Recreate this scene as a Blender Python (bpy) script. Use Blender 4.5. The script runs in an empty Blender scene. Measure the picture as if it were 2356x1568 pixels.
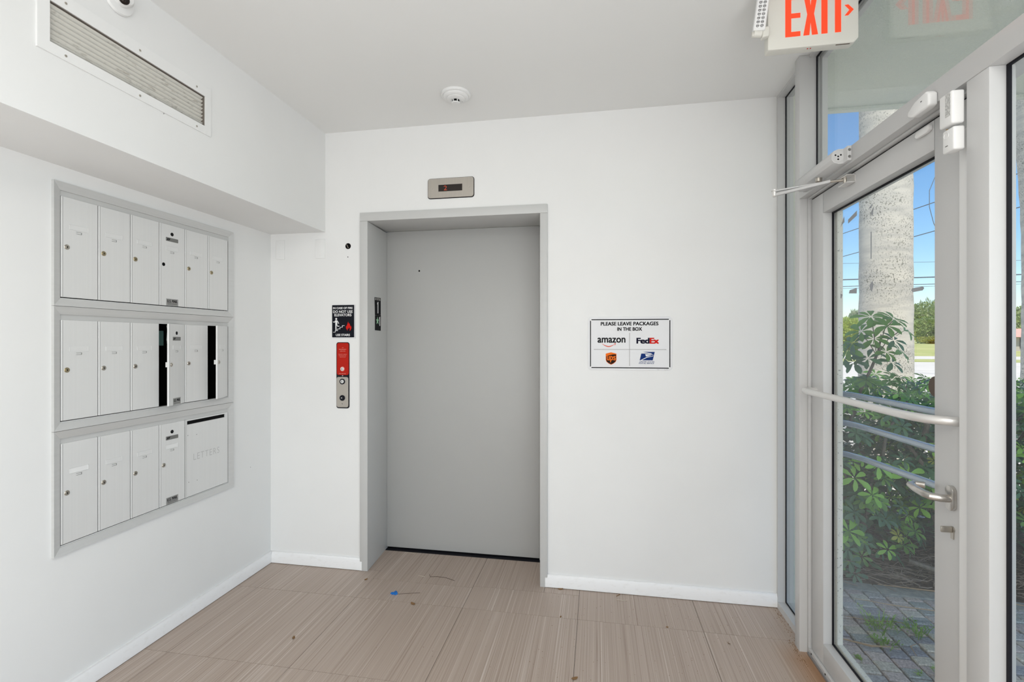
import bpy, bmesh, math, random
from mathutils import Vector, Matrix
random.seed(7)
PI = math.pi
scene = bpy.context.scene
COL = scene.collection

# ------------------------------------------------------------------ camera
cam_d = bpy.data.cameras.new('camera'); cam = bpy.data.objects.new('camera', cam_d); COL.objects.link(cam)
cam_d.sensor_width = 36.0; cam_d.sensor_fit = 'HORIZONTAL'; cam_d.lens = 36.0 * 1110 / 2356
cam_d.clip_start = 0.05; cam_d.clip_end = 600
cam.location = (0, 0, 1.43); cam.rotation_euler = (PI / 2, 0, math.radians(10.034))
scene.camera = cam

# ------------------------------------------------------------------ sky, sun, exposure
scene.view_settings.view_transform = 'Standard'; scene.view_settings.look = 'None'
scene.view_settings.exposure = 0.11; scene.view_settings.gamma = 1.0
scene.view_settings.use_curve_mapping = False
W = bpy.data.worlds.new('world'); scene.world = W; W.use_nodes = True
wn = W.node_tree.nodes; wl = W.node_tree.links
bg = wn['Background']; sky = wn.new('ShaderNodeTexSky'); sky.sky_type = 'NISHITA'
SUN_DIR = Vector((-0.04, -0.55, 1.10)).normalized()      # towards the sun
sky.sun_disc = False; sky.sun_elevation = math.asin(SUN_DIR.z); sky.sun_rotation = math.atan2(SUN_DIR.x, SUN_DIR.y)
sky.air_density = 1.0; sky.dust_density = 0.6; sky.ozone_density = 1.5
hs_ = wn.new('ShaderNodeHueSaturation'); hs_.inputs['Saturation'].default_value = 1.3; wl.new(sky.outputs[0], hs_.inputs['Color'])
wl.new(hs_.outputs[0], bg.inputs[0]); bg.inputs[1].default_value = 0.175
sd = bpy.data.lights.new('sun', 'SUN'); sd.energy = 5.0; sd.angle = math.radians(0.6); sd.color = (1.0, 0.95, 0.87)
so = bpy.data.objects.new('sun', sd); COL.objects.link(so); so.rotation_euler = SUN_DIR.to_track_quat('Z', 'Y').to_euler()

def area(name, loc, sx, sy, energy, color, rot=(0, 0, 0)):
    l = bpy.data.lights.new(name, 'AREA'); l.shape = 'RECTANGLE'; l.size = sx; l.size_y = sy; l.energy = energy; l.color = color
    o = bpy.data.objects.new(name, l); COL.objects.link(o); o.location = loc; o.rotation_euler = rot
    return o
# added fill lamps under the ceiling behind the camera, without fixtures
area('ceiling_fill_light', (0.0, -0.75, 2.70), 1.2, 1.2, 28, (1.0, 0.965, 0.91))
area('ceiling_fill_light', (0.0, -2.40, 2.70), 1.2, 1.2, 27, (1.0, 0.965, 0.91))
# added fill lamp inside the long side window, out of view, boosting its daylight
area('side_window_fill_light', (0.935, -1.35, 1.05), 1.9, 3.9, 76, (0.95, 0.98, 1.0), (0, math.radians(90 + 32), 0))
# added fill lamp before the rear wall, unseen behind the camera
area('rear_fill_light', (-0.55, -3.55, 1.35), 2.9, 2.5, 36, (0.93, 0.96, 1.0), (PI / 2, 0, 0))

# ------------------------------------------------------------------ helpers
def srgb(r, g, b):
    f = lambda c: (c / 255 / 12.92) if c / 255 <= 0.04045 else ((c / 255 + 0.055) / 1.055) ** 2.4
    return (f(r), f(g), f(b), 1.0)

WORLD = {}          # object name -> world position of its origin
def origin(o): return WORLD.get(o.name, Vector((0, 0, 0))) if o else Vector((0, 0, 0))

def tag(o, label=None, cat=None, group=None, kind=None):
    if label: o['label'] = label
    if cat: o['category'] = cat
    if group: o['group'] = group
    if kind: o['kind'] = kind
    return o

def thing(name, label, cat, loc, group=None):
    o = bpy.data.objects.new(name, None); COL.objects.link(o); o.empty_display_size = 0.05
    o.location = loc; WORLD[o.name] = Vector(loc)
    return tag(o, label, cat, group)

class MB:
    def __init__(s): s.bm = bmesh.new()
    def box(s, x0, x1, y0, y1, z0, z1, M=None):
        vs = [s.bm.verts.new(v) for v in ((x0,y0,z0),(x1,y0,z0),(x1,y1,z0),(x0,y1,z0),(x0,y0,z1),(x1,y0,z1),(x1,y1,z1),(x0,y1,z1))]
        for f in ((0,3,2,1),(4,5,6,7),(0,1,5,4),(1,2,6,5),(2,3,7,6),(3,0,4,7)): s.bm.faces.new([vs[i] for i in f])
        if M:
            for v in vs: v.co = M @ v.co
        return s
    def hexa(s, pts):     # 8 corner points, bottom ring then top ring
        vs = [s.bm.verts.new(p) for p in pts]
        for f in ((0,3,2,1),(4,5,6,7),(0,1,5,4),(1,2,6,5),(2,3,7,6),(3,0,4,7)): s.bm.faces.new([vs[i] for i in f])
        return s
    def prism(s, poly, fn, a, b):   # poly 2D; fn(u, v, w) -> 3D ; from w=a to w=b
        A = [s.bm.verts.new(fn(u, v, a)) for u, v in poly]; B = [s.bm.verts.new(fn(u, v, b)) for u, v in poly]
        n = len(poly)
        s.bm.faces.new(A[::-1]); s.bm.faces.new(B)
        for i in range(n): s.bm.faces.new([A[i], A[(i+1) % n], B[(i+1) % n], B[i]])
        return s
    def tube(s, pts, r, n=12, cap=True):
        pts = [Vector(p) for p in pts]; rr = r if isinstance(r, (list, tuple)) else [r] * len(pts)
        rings = []; ref = None
        for i, p in enumerate(pts):
            t = (pts[min(i+1, len(pts)-1)] - pts[max(i-1, 0)]).normalized()
            if ref is None:
                ref = Vector((0, 0, 1)) if abs(t.z) < 0.9 else Vector((1, 0, 0))
            a = (ref - t * ref.dot(t)).normalized(); b = t.cross(a); ref = a
            rings.append([s.bm.verts.new(p + (a * math.cos(2*PI*k/n) + b * math.sin(2*PI*k/n)) * rr[i]) for k in range(n)])
        for i in range(len(rings)-1):
            for k in range(n): s.bm.faces.new([rings[i][k], rings[i][(k+1) % n], rings[i+1][(k+1) % n], rings[i+1][k]])
        if cap: s.bm.faces.new(rings[0][::-1]); s.bm.faces.new(rings[-1])
        return s
    def lathe(s, prof, c, axis, n=32):     # prof: (radius, distance along axis)
        ax = Vector(axis).normalized(); c = Vector(c)
        ref = Vector((0, 0, 1)) if abs(ax.z) < 0.9 else Vector((1, 0, 0))
        a = (ref - ax * ref.dot(ax)).normalized(); b = ax.cross(a); rings = []
        for r, d in prof:
            if r <= 1e-6: rings.append([s.bm.verts.new(c + ax * d)])
            else: rings.append([s.bm.verts.new(c + ax * d + (a * math.cos(2*PI*k/n) + b * math.sin(2*PI*k/n)) * r) for k in range(n)])
        for R, Q in zip(rings, rings[1:]):
            for k in range(n):
                k2 = (k+1) % n
                if len(R) == 1 and len(Q) == 1: continue
                if len(R) == 1: s.bm.faces.new([R[0], Q[k2], Q[k]])
                elif len(Q) == 1: s.bm.faces.new([R[k], R[k2], Q[0]])
                else: s.bm.faces.new([R[k], R[k2], Q[k2], Q[k]])
        return s
    def raw(s, verts, faces):
        vs = [s.bm.verts.new(v) for v in verts]
        for f in faces:
            try: s.bm.faces.new([vs[i] for i in f])
            except ValueError: pass
        return s
    def bevel(s, w, seg=2):
        bmesh.ops.remove_doubles(s.bm, verts=s.bm.verts, dist=1e-6)
        es = [e for e in s.bm.edges if len(e.link_faces) == 2 and e.calc_face_angle(0) > 0.5]
        bmesh.ops.bevel(s.bm, geom=es, offset=w, segments=seg, profile=0.5, affect='EDGES', clamp_overlap=True)
        return s
    def build(s, name, mat, parent=None, smooth=35, label=None, kind=None, recalc=True):
        if recalc: bmesh.ops.recalc_face_normals(s.bm, faces=s.bm.faces)
        o3 = origin(parent)
        for v in s.bm.verts: v.co -= o3
        me = bpy.data.meshes.new(name); s.bm.to_mesh(me); s.bm.free()
        mats = mat if isinstance(mat, (list, tuple)) else [mat]
        for m in mats: me.materials.append(m)
        if smooth:
            me.polygons.foreach_set('use_smooth', [True] * len(me.polygons)); me.set_sharp_from_angle(angle=math.radians(smooth))
        o = bpy.data.objects.new(name, me); COL.objects.link(o)
        if parent: o.parent = parent
        WORLD[o.name] = o3
        if label: o['label'] = label
        if kind: o['kind'] = kind
        return o

def rrect(w, h, r, n=5, cx=0, cy=0):
    out = []
    for qx, qy, a0 in ((1, 1, 0), (-1, 1, 90), (-1, -1, 180), (1, -1, 270)):
        for i in range(n+1):
            a = math.radians(a0 + 90*i/n); out.append((cx + qx*(w/2-r) + r*math.cos(a), cy + qy*(h/2-r) + r*math.sin(a)))
    return out

# plane frames: (u to the right as seen, v up, w out of the surface towards the viewer)
def on_back(y):  return lambda u, v, w: (u, y - w, v)         # surface facing -Y, u = X, v = Z
def on_left(x):  return lambda u, v, w: (x + w, u, v)         # surface facing +X, u = Y, v = Z
def on_right(x): return lambda u, v, w: (x - w, u, v)         # surface facing -X, u = Y, v = Z
def under(z):    return lambda u, v, w: (u, v, z - w)

def text_poly(s, bold=0.0, spacing=1.0):
    cu = bpy.data.curves.new('lettering', 'FONT'); cu.body = s; cu.size = 1; cu.offset = bold; cu.resolution_u = 3
    cu.space_character = spacing; cu.align_x = 'CENTER'
    ob = bpy.data.objects.new('lettering', cu); COL.objects.link(ob)
    bpy.context.view_layer.update()
    dg = bpy.context.evaluated_depsgraph_get(); me = ob.evaluated_get(dg).to_mesh()
    vs = [(v.co.x, v.co.y) for v in me.vertices]; fs = [tuple(p.vertices) for p in me.polygons]
    ob.evaluated_get(dg).to_mesh_clear(); COL.objects.unlink(ob); bpy.data.objects.remove(ob); bpy.data.curves.remove(cu)
    return vs, fs
_tc = {}
def text(mb, s, u0, u1, v0, v1, fn, bold=0.0, w=0.0006, spacing=1.0, flip=False, skew=0.0, thick=0.0):
    key = (s, bold, spacing)
    if key not in _tc: _tc[key] = text_poly(s, bold, spacing)
    vs, fs = _tc[key]
    xs = [v[0] for v in vs]; ys = [v[1] for v in vs]; a, b, c, d = min(xs), max(xs), min(ys), max(ys)
    for k in range(4 if thick else 1):
        sx = ((k % 2) - 0.5) * thick if thick else 0; sy = ((k // 2) - 0.5) * thick * 0.7 if thick else 0; out = []
        for x, y in vs:
            tx = (x-a)/(b-a); ty = (y-c)/(d-c); hx = thick/2; hy = thick*0.35
            out.append(fn(u0 + hx + (u1-u0-2*hx)*tx + skew*ty + sx, v0 + hy + (v1-v0-2*hy)*ty + sy, w + k*0.00012))
        mb.raw(out, fs)
    return mb

# ------------------------------------------------------------------ materials
def mat(name, color, rough=0.5, metal=0.0, spec=None, emit=None, estr=0, noise=None, bump=None, coat=0):
    m = bpy.data.materials.new(name); m.use_nodes = True; nt = m.node_tree; b = nt.nodes['Principled BSDF']
    b.inputs['Base Color'].default_value = color; b.inputs['Roughness'].default_value = rough; b.inputs['Metallic'].default_value = metal
    if spec is not None: b.inputs['Specular IOR Level'].default_value = spec
    if coat: b.inputs['Coat Weight'].default_value = coat; b.inputs['Coat Roughness'].default_value = 0.1
    if emit: b.inputs['Emission Color'].default_value = emit; b.inputs['Emission Strength'].default_value = estr
    geo = nt.nodes.new('ShaderNodeNewGeometry')
    if noise:        # (scale vector, amount, second colour, detail)
        sc, lo, hi, c2 = noise
        mp = nt.nodes.new('ShaderNodeMapping'); mp.inputs['Scale'].default_value = sc; nt.links.new(geo.outputs['Position'], mp.inputs[0])
        nz = nt.nodes.new('ShaderNodeTexNoise'); nz.inputs['Scale'].default_value = 1; nz.inputs['Detail'].default_value = 5; nt.links.new(mp.outputs[0], nz.inputs[0])
        mr = nt.nodes.new('ShaderNodeMapRange'); mr.inputs[1].default_value = lo; mr.inputs[2].default_value = hi; nt.links.new(nz.outputs[0], mr.inputs[0])
        mx = nt.nodes.new('ShaderNodeMix'); mx.data_type = 'RGBA'; mx.inputs[6].default_value = color; mx.inputs[7].default_value = c2
        nt.links.new(mr.outputs[0], mx.inputs[0]); nt.links.new(mx.outputs[2], b.inputs['Base Color'])
    if bump:         # (scale vector, strength, distance)
        sc, st, di = bump
        mp = nt.nodes.new('ShaderNodeMapping'); mp.inputs['Scale'].default_value = sc; nt.links.new(geo.outputs['Position'], mp.inputs[0])
        nz = nt.nodes.new('ShaderNodeTexNoise'); nz.inputs['Scale'].default_value = 1; nz.inputs['Detail'].default_value = 4; nt.links.new(mp.outputs[0], nz.inputs[0])
        bp = nt.nodes.new('ShaderNodeBump'); bp.inputs['Strength'].default_value = st; bp.inputs['Distance'].default_value = di
        nt.links.new(nz.outputs[0], bp.inputs['Height']); nt.links.new(bp.outputs[0], b.inputs['Normal'])
    return m

WHITE = (0.80, 0.80, 0.79, 1)
m_wall = mat('wall_paint', (0.80, 0.80, 0.79, 1), 0.75, noise=((2, 2, 2), 0.3, 0.8, (0.765, 0.765, 0.755, 1)), bump=((60, 60, 60), 0.08, 0.002))
m_ceil = mat('ceiling_paint', (0.83, 0.83, 0.815, 1), 0.85, bump=((90, 90, 90), 0.06, 0.002))
m_base = mat('baseboard_paint', (0.86, 0.86, 0.86, 1), 0.45, noise=((30, 30, 60), 0.55, 0.85, (0.78, 0.77, 0.75, 1)), bump=((25, 25, 40), 0.15, 0.003))
m_frame = mat('white_coated_aluminium', (0.58, 0.58, 0.575, 1), 0.38)
m_frame2 = mat('elevator_frame_paint', (0.54, 0.54, 0.53, 1), 0.42)
m_edoor = mat('elevator_door_paint', (0.425, 0.425, 0.415, 1), 0.42, noise=((1.5, 1.5, 1.0), 0.3, 0.8, (0.405, 0.405, 0.395, 1)))
m_gasket = mat('black_rubber', (0.010, 0.010, 0.014, 1), 0.6, spec=0.2)
m_black = mat('matt_black', (0.006, 0.006, 0.006, 1), 0.9, spec=0.1)
m_alu = mat('mailbox_aluminium', (0.74, 0.74, 0.73, 1), 0.42, 0.15, noise=((6, 160, 1), 0.3, 0.75, (0.715, 0.715, 0.705, 1)), bump=((4, 500, 1), 0.03, 0.0004))
m_alu_fr = mat('mailbox_frame_aluminium', (0.61, 0.61, 0.60, 1), 0.38, 0.2, noise=((6, 3, 120), 0.3, 0.75, (0.58, 0.58, 0.57, 1)))
m_slotp = mat('white_paper', (0.78, 0.78, 0.77, 1), 0.8)
m_slot = mat('name_slot_aluminium', (0.75, 0.75, 0.74, 1), 0.42, 0.15)
m_brass = mat('worn_brass', (0.42, 0.36, 0.24, 1), 0.35, 0.85)
m_nickel = mat('nickel', (0.50, 0.47, 0.42, 1), 0.3, 0.9)
m_plate = mat('grey_label_plate', (0.22, 0.22, 0.21, 1), 0.4, 0.5)
m_steel = mat('brushed_steel', (0.50, 0.46, 0.41, 1), 0.38, 0.75, noise=((300, 6, 6), 0.3, 0.7, (0.44, 0.41, 0.37, 1)))
m_satin = mat('satin_steel', (0.62, 0.60, 0.57, 1), 0.28, 0.9, noise=((40, 40, 40), 0.4, 0.7, (0.5, 0.47, 0.43, 1)))
m_pbar = mat('pull_bar_satin', (0.74, 0.73, 0.71, 1), 0.33, 0.5)
m_extbar = mat('outdoor_pull_bar_grey', (0.45, 0.50, 0.57, 1), 0.25, 0.7)
m_plast = mat('white_plastic', (0.80, 0.80, 0.79, 1), 0.4)
m_plast_w = mat('aged_white_plastic', (0.71, 0.70, 0.64, 1), 0.45)
m_red = mat('red_plate', srgb(178, 34, 22), 0.7, spec=0.15)
m_ink = mat('black_ink', (0.010, 0.010, 0.012, 1), 0.7, spec=0.12)
m_signblk = mat('sign_black', (0.008, 0.009, 0.014, 1), 0.7, spec=0.12)
m_white_ink = mat('white_ink', (0.78, 0.78, 0.78, 1), 0.6)
m_signw = mat('sign_white', (0.70, 0.70, 0.71, 1), 0.35)
m_red_ink = mat('red_ink', srgb(205, 30, 22), 0.7, spec=0.15)
m_orange = mat('orange_ink', srgb(235, 112, 30), 0.7, spec=0.15)
m_navy = mat('navy_ink', srgb(20, 20, 42), 0.7, spec=0.15)
m_blue = mat('blue_ink', srgb(18, 48, 112), 0.7, spec=0.15)
m_smile = mat('smile_ink', srgb(214, 70, 40), 0.5)
m_glowgreen = mat('pale_green_ink', srgb(160, 205, 170), 0.5)
m_exitred = mat('exit_lettering', srgb(225, 60, 25), 0.4, emit=srgb(255, 70, 35), estr=0.55)
m_display = mat('display_black', (0.015, 0.010, 0.008, 1), 0.15)
m_digit = mat('display_digit', (0.3, 0.03, 0.01, 1), 0.5, emit=(0.6, 0.08, 0.02, 1), estr=0.35)
m_stucco = mat('pale_stucco', (0.74, 0.76, 0.66, 1), 0.9, bump=((180, 180, 180), 0.5, 0.004))
m_canopy = mat('canopy_stucco', (0.78, 0.82, 0.72, 1), 0.95, noise=((1.2, 1.2, 1), 0.3, 0.75, (0.66, 0.74, 0.70, 1)), bump=((140, 140, 140), 1.0, 0.008))
m_bronze = mat('dark_bronze', (0.10, 0.055, 0.03, 1), 0.4, 0.7)
m_tape = mat('old_tape_residue', (0.34, 0.36, 0.38, 1), 0.9)
m_rail = mat('threshold_aluminium', (0.33, 0.34, 0.35, 1), 0.45, 0.6)
m_amber = mat('amber_stain', srgb(200, 160, 90), 0.6)
m_teal = mat('teal_card', srgb(110, 150, 145), 0.7)

def glass_material(ior):
    m = bpy.data.materials.new('window_glass'); m.use_nodes = True; nt = m.node_tree; nt.nodes.clear()
    out = nt.nodes.new('ShaderNodeOutputMaterial'); tr = nt.nodes.new('ShaderNodeBsdfTransparent'); tr.inputs[0].default_value = (0.975, 0.988, 0.985, 1)
    gl = nt.nodes.new('ShaderNodeBsdfGlossy'); gl.inputs['Roughness'].default_value = 0.0; gl.inputs[0].default_value = (1, 1, 1, 1)
    fr = nt.nodes.new('ShaderNodeFresnel'); ge = nt.nodes.new('ShaderNodeNewGeometry'); io = nt.nodes.new('ShaderNodeMapRange')
    io.inputs[3].default_value = ior; io.inputs[4].default_value = 1 / ior      # same reflectance on the front and the back of the pane
    nt.links.new(ge.outputs['Backfacing'], io.inputs[0]); nt.links.new(io.outputs[0], fr.inputs[0]); mx = nt.nodes.new('ShaderNodeMixShader')
    nt.links.new(fr.outputs[0], mx.inputs[0]); nt.links.new(tr.outputs[0], mx.inputs[1]); nt.links.new(gl.outputs[0], mx.inputs[2]); nt.links.new(mx.outputs[0], out.inputs[0])
    return m
m_glass = glass_material(1.24); m_glass2 = glass_material(1.45)

def floor_material():
    m = bpy.data.materials.new('streaked_floor_tile'); m.use_nodes = True; nt = m.node_tree; b = nt.nodes['Principled BSDF']; N = nt.nodes; K = nt.links
    geo = N.new('ShaderNodeNewGeometry'); oi = N.new('ShaderNodeObjectInfo')
    add = N.new('ShaderNodeVectorMath'); add.operation = 'ADD'; cmb = N.new('ShaderNodeCombineXYZ')
    mu = N.new('ShaderNodeMath'); mu.operation = 'MULTIPLY'; mu.inputs[1].default_value = 37.0; K.new(oi.outputs['Random'], mu.inputs[0]); K.new(mu.outputs[0], cmb.inputs[0]); K.new(mu.outputs[0], cmb.inputs[1])
    K.new(geo.outputs['Position'], add.inputs[0]); K.new(cmb.outputs[0], add.inputs[1])
    def nz(scale, detail=3):
        mp = N.new('ShaderNodeMapping'); mp.inputs['Scale'].default_value = scale; K.new(add.outputs[0], mp.inputs[0])
        n = N.new('ShaderNodeTexNoise'); n.inputs['Scale'].default_value = 1; n.inputs['Detail'].default_value = detail; n.inputs['Roughness'].default_value = 0.6; K.new(mp.outputs[0], n.inputs[0]); return n.outputs[0]
    def rng(v, a, b_):
        r = N.new('ShaderNodeMapRange'); r.inputs[1].default_value = a; r.inputs[2].default_value = b_; K.new(v, r.inputs[0]); return r.outputs[0]
    def mix(f, c1, c2):
        x = N.new('ShaderNodeMix'); x.data_type = 'RGBA'; K.new(f, x.inputs[0])
        for i, c in ((6, c1), (7, c2)):
            if hasattr(c, 'node'): K.new(c, x.inputs[i])
            else: x.inputs[i].default_value = c
        return x.outputs[2]
    fine = nz((300, 0.55, 1), 2); mid = nz((150, 0.5, 1), 2); dark = nz((210, 0.7, 1), 2)
    c = mix(rng(fine, 0.35, 0.65), (0.365, 0.285, 0.230, 1), (0.465, 0.38, 0.322, 1))
    c = mix(rng(mid, 0.58, 0.72), c, (0.58, 0.505, 0.45, 1))
    c = mix(rng(dark, 0.60, 0.70), c, (0.265, 0.190, 0.142, 1))
    # old water stain along the entrance door
    sp = N.new('ShaderNodeSeparateXYZ'); K.new(geo.outputs['Position'], sp.inputs[0])
    st = N.new('ShaderNodeMapRange'); st.inputs[1].default_value = 0.80; st.inputs[2].default_value = 0.93; K.new(sp.outputs[0], st.inputs[0])
    sy = N.new('ShaderNodeMapRange'); sy.inputs[1].default_value = 2.50; sy.inputs[2].default_value = 2.36; K.new(sp.outputs[1], sy.inputs[0])
    ml = N.new('ShaderNodeMath'); ml.operation = 'MULTIPLY'; K.new(st.outputs[0], ml.inputs[0]); K.new(sy.outputs[0], ml.inputs[1])
    ml2 = N.new('ShaderNodeMath'); ml2.operation = 'MULTIPLY'; ml2.inputs[1].default_value = 0.8; K.new(ml.outputs[0], ml2.inputs[0])
    mm = N.new('ShaderNodeMix'); mm.data_type = 'RGBA'; mm.blend_type = 'MULTIPLY'; mm.inputs[7].default_value = (0.72, 0.42, 0.17, 1); K.new(ml2.outputs[0], mm.inputs[0]); K.new(c, mm.inputs[6])
    K.new(mm.outputs[2], b.inputs['Base Color']); b.inputs['Roughness'].default_value = 0.36
    bp = N.new('ShaderNodeBump'); bp.inputs['Strength'].default_value = 0.25; bp.inputs['Distance'].default_value = 0.0015; K.new(fine, bp.inputs['Height']); K.new(bp.outputs[0], b.inputs['Normal'])
    return m
m_floor = floor_material()

def random_material(name, cols, rough=0.9, bump=None, speck=None):
    m = bpy.data.materials.new(name); m.use_nodes = True; nt = m.node_tree; b = nt.nodes['Principled BSDF']
    oi = nt.nodes.new('ShaderNodeObjectInfo'); cr = nt.nodes.new('ShaderNodeValToRGB'); cr.color_ramp.interpolation = 'CONSTANT'
    el = cr.color_ramp.elements
    while len(el) < len(cols): el.new(0.5)
    for i, c in enumerate(cols): el[i].position = i / len(cols); el[i].color = c
    nt.links.new(oi.outputs['Random'], cr.inputs[0])
    geo = nt.nodes.new('ShaderNodeNewGeometry'); nz = nt.nodes.new('ShaderNodeTexNoise'); nz.inputs['Scale'].default_value = 120; nz.inputs['Detail'].default_value = 6
    nt.links.new(geo.outputs['Position'], nz.inputs[0])
    mx = nt.nodes.new('ShaderNodeMix'); mx.data_type = 'RGBA'; mx.blend_type = 'MULTIPLY'; mx.inputs[0].default_value = 0.6
    g = nt.nodes.new('ShaderNodeMapRange'); g.inputs[1].default_value = 0.3; g.inputs[2].default_value = 0.7; g.inputs[3].default_value = 0.45; g.inputs[4].default_value = 1.45
    nt.links.new(nz.outputs[0], g.inputs[0]); nt.links.new(cr.outputs[0], mx.inputs[6]); nt.links.new(g.outputs[0], mx.inputs[7]); nt.links.new(mx.outputs[2], b.inputs['Base Color'])
    b.inputs['Roughness'].default_value = rough
    bp = nt.nodes.new('ShaderNodeBump'); bp.inputs['Strength'].default_value = 0.5; bp.inputs['Distance'].default_value = 0.003
    nt.links.new(nz.outputs[0], bp.inputs['Height']); nt.links.new(bp.outputs[0], b.inputs['Normal'])
    return m
m_paver = random_material('tumbled_paver', [(0.42, 0.43, 0.45, 1), (0.52, 0.47, 0.46, 1), (0.29, 0.31, 0.36, 1), (0.56, 0.54, 0.49, 1), (0.46, 0.41, 0.42, 1), (0.36, 0.40, 0.41, 1)])

def leaf_material(name, c1, c2, trans=0.35, vary=True):
    m = bpy.data.materials.new(name); m.use_nodes = True; nt = m.node_tree; nt.nodes.clear(); N = nt.nodes; K = nt.links
    out = N.new('ShaderNodeOutputMaterial'); geo = N.new('ShaderNodeNewGeometry'); nz = N.new('ShaderNodeTexNoise'); nz.inputs['Scale'].default_value = 9; K.new(geo.outputs['Position'], nz.inputs[0])
    mr = N.new('ShaderNodeMapRange'); mr.inputs[1].default_value = 0.35; mr.inputs[2].default_value = 0.65; K.new(nz.outputs[0], mr.inputs[0])
    mx = N.new('ShaderNodeMix'); mx.data_type = 'RGBA'; mx.inputs[6].default_value = c1; mx.inputs[7].default_value = c2; K.new(mr.outputs[0], mx.inputs[0])
    d = N.new('ShaderNodeBsdfPrincipled'); d.inputs['Roughness'].default_value = 0.42; K.new(mx.outputs[2], d.inputs['Base Color'])
    t = N.new('ShaderNodeBsdfTranslucent'); hs = N.new('ShaderNodeHueSaturation'); hs.inputs['Hue'].default_value = 0.48; hs.inputs['Value'].default_value = 1.6; K.new(mx.outputs[2], hs.inputs['Color']); K.new(hs.outputs[0], t.inputs[0])
    ms = N.new('ShaderNodeMixShader'); ms.inputs[0].default_value = trans; K.new(d.outputs[0], ms.inputs[1]); K.new(t.outputs[0], ms.inputs[2]); K.new(ms.outputs[0], out.inputs[0])
    return m
m_leaf_dark = leaf_material('schefflera_dark_leaf', (0.062, 0.165, 0.108, 1), (0.105, 0.235, 0.115, 1), 0.24)
m_leaf_mid = leaf_material('schefflera_green_leaf', (0.115, 0.28, 0.065, 1), (0.18, 0.37, 0.09, 1), 0.32)
m_leaf_new_lit = leaf_material('schefflera_new_lit_leaf', (0.30, 0.62, 0.10, 1), (0.38, 0.70, 0.15, 1), 0.4)
m_leaf_var = leaf_material('schefflera_variegated_leaf', (0.62, 0.62, 0.16, 1), (0.30, 0.46, 0.10, 1), 0.35)
m_tree1 = leaf_material('tree_foliage_olive', (0.23, 0.31, 0.10, 1), (0.36, 0.41, 0.17, 1), 0.35)
m_tree2 = leaf_material('bush_foliage_yellowgreen', (0.30, 0.40, 0.07, 1), (0.44, 0.50, 0.10, 1), 0.3)
m_tree3 = leaf_material('hedge_foliage_golden', (0.42, 0.38, 0.07, 1), (0.22, 0.28, 0.05, 1), 0.3)
m_tree4 = leaf_material('conifer_foliage_grey', (0.30, 0.36, 0.24, 1), (0.40, 0.44, 0.30, 1), 0.3)
m_bark = mat('grey_bark', (0.20, 0.175, 0.15, 1), 0.9, noise=((40, 40, 12), 0.4, 0.7, (0.10, 0.085, 0.07, 1)), bump=((60, 60, 30), 0.6, 0.006))
m_soil = mat('leaf_litter_soil', (0.045, 0.034, 0.028, 1), 0.95, noise=((40, 40, 40), 0.45, 0.6, (0.11, 0.075, 0.055, 1)), bump=((60, 60, 60), 1.0, 0.02))
m_joint = mat('sand_joint', (0.028, 0.028, 0.028, 1), 0.95, noise=((80, 80, 80), 0.4, 0.7, (0.06, 0.06, 0.05, 1)))
m_kerb = mat('mossy_kerb', (0.26, 0.29, 0.30, 1), 0.95, noise=((25, 25, 25), 0.4, 0.65, (0.38, 0.40, 0.39, 1)), bump=((90, 90, 90), 0.8, 0.006))
m_weed = leaf_material('weed_leaf', (0.17, 0.36, 0.07, 1), (0.30, 0.48, 0.16, 1), 0.3)
m_straw = mat('dry_straw', (0.42, 0.30, 0.19, 1), 0.8)
m_litter = mat('grey_twigs', (0.20, 0.16, 0.14, 1), 0.9, noise=((9, 9, 9), 0.4, 0.6, (0.34, 0.28, 0.24, 1)))
m_pale = mat('pale_concrete', (0.62, 0.57, 0.50, 1), 0.9, noise=((0.5, 0.5, 1), 0.3, 0.7, (0.54, 0.50, 0.44, 1)))
m_lawn = mat('lawn', (0.30, 0.33, 0.09, 1), 1.0, noise=((0.2, 0.5, 1), 0.3, 0.7, (0.42, 0.40, 0.16, 1)))
m_wire = mat('power_cable', (0.10, 0.12, 0.15, 1), 0.7)
m_roof = mat('terracotta_roof', srgb(215, 150, 135), 0.8)
m_house = mat('house_wall', (0.45, 0.40, 0.34, 1), 0.9)
m_leafdry = mat('dry_leaf_brown', (0.20, 0.11, 0.045, 1), 0.8)
m_hair = mat('dust_hair', (0.10, 0.07, 0.055, 1), 0.9)
m_fluff = mat('pale_fluff', (0.55, 0.48, 0.40, 1), 0.9)
m_bluebit = mat('blue_plastic', srgb(20, 110, 190), 0.5)

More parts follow.
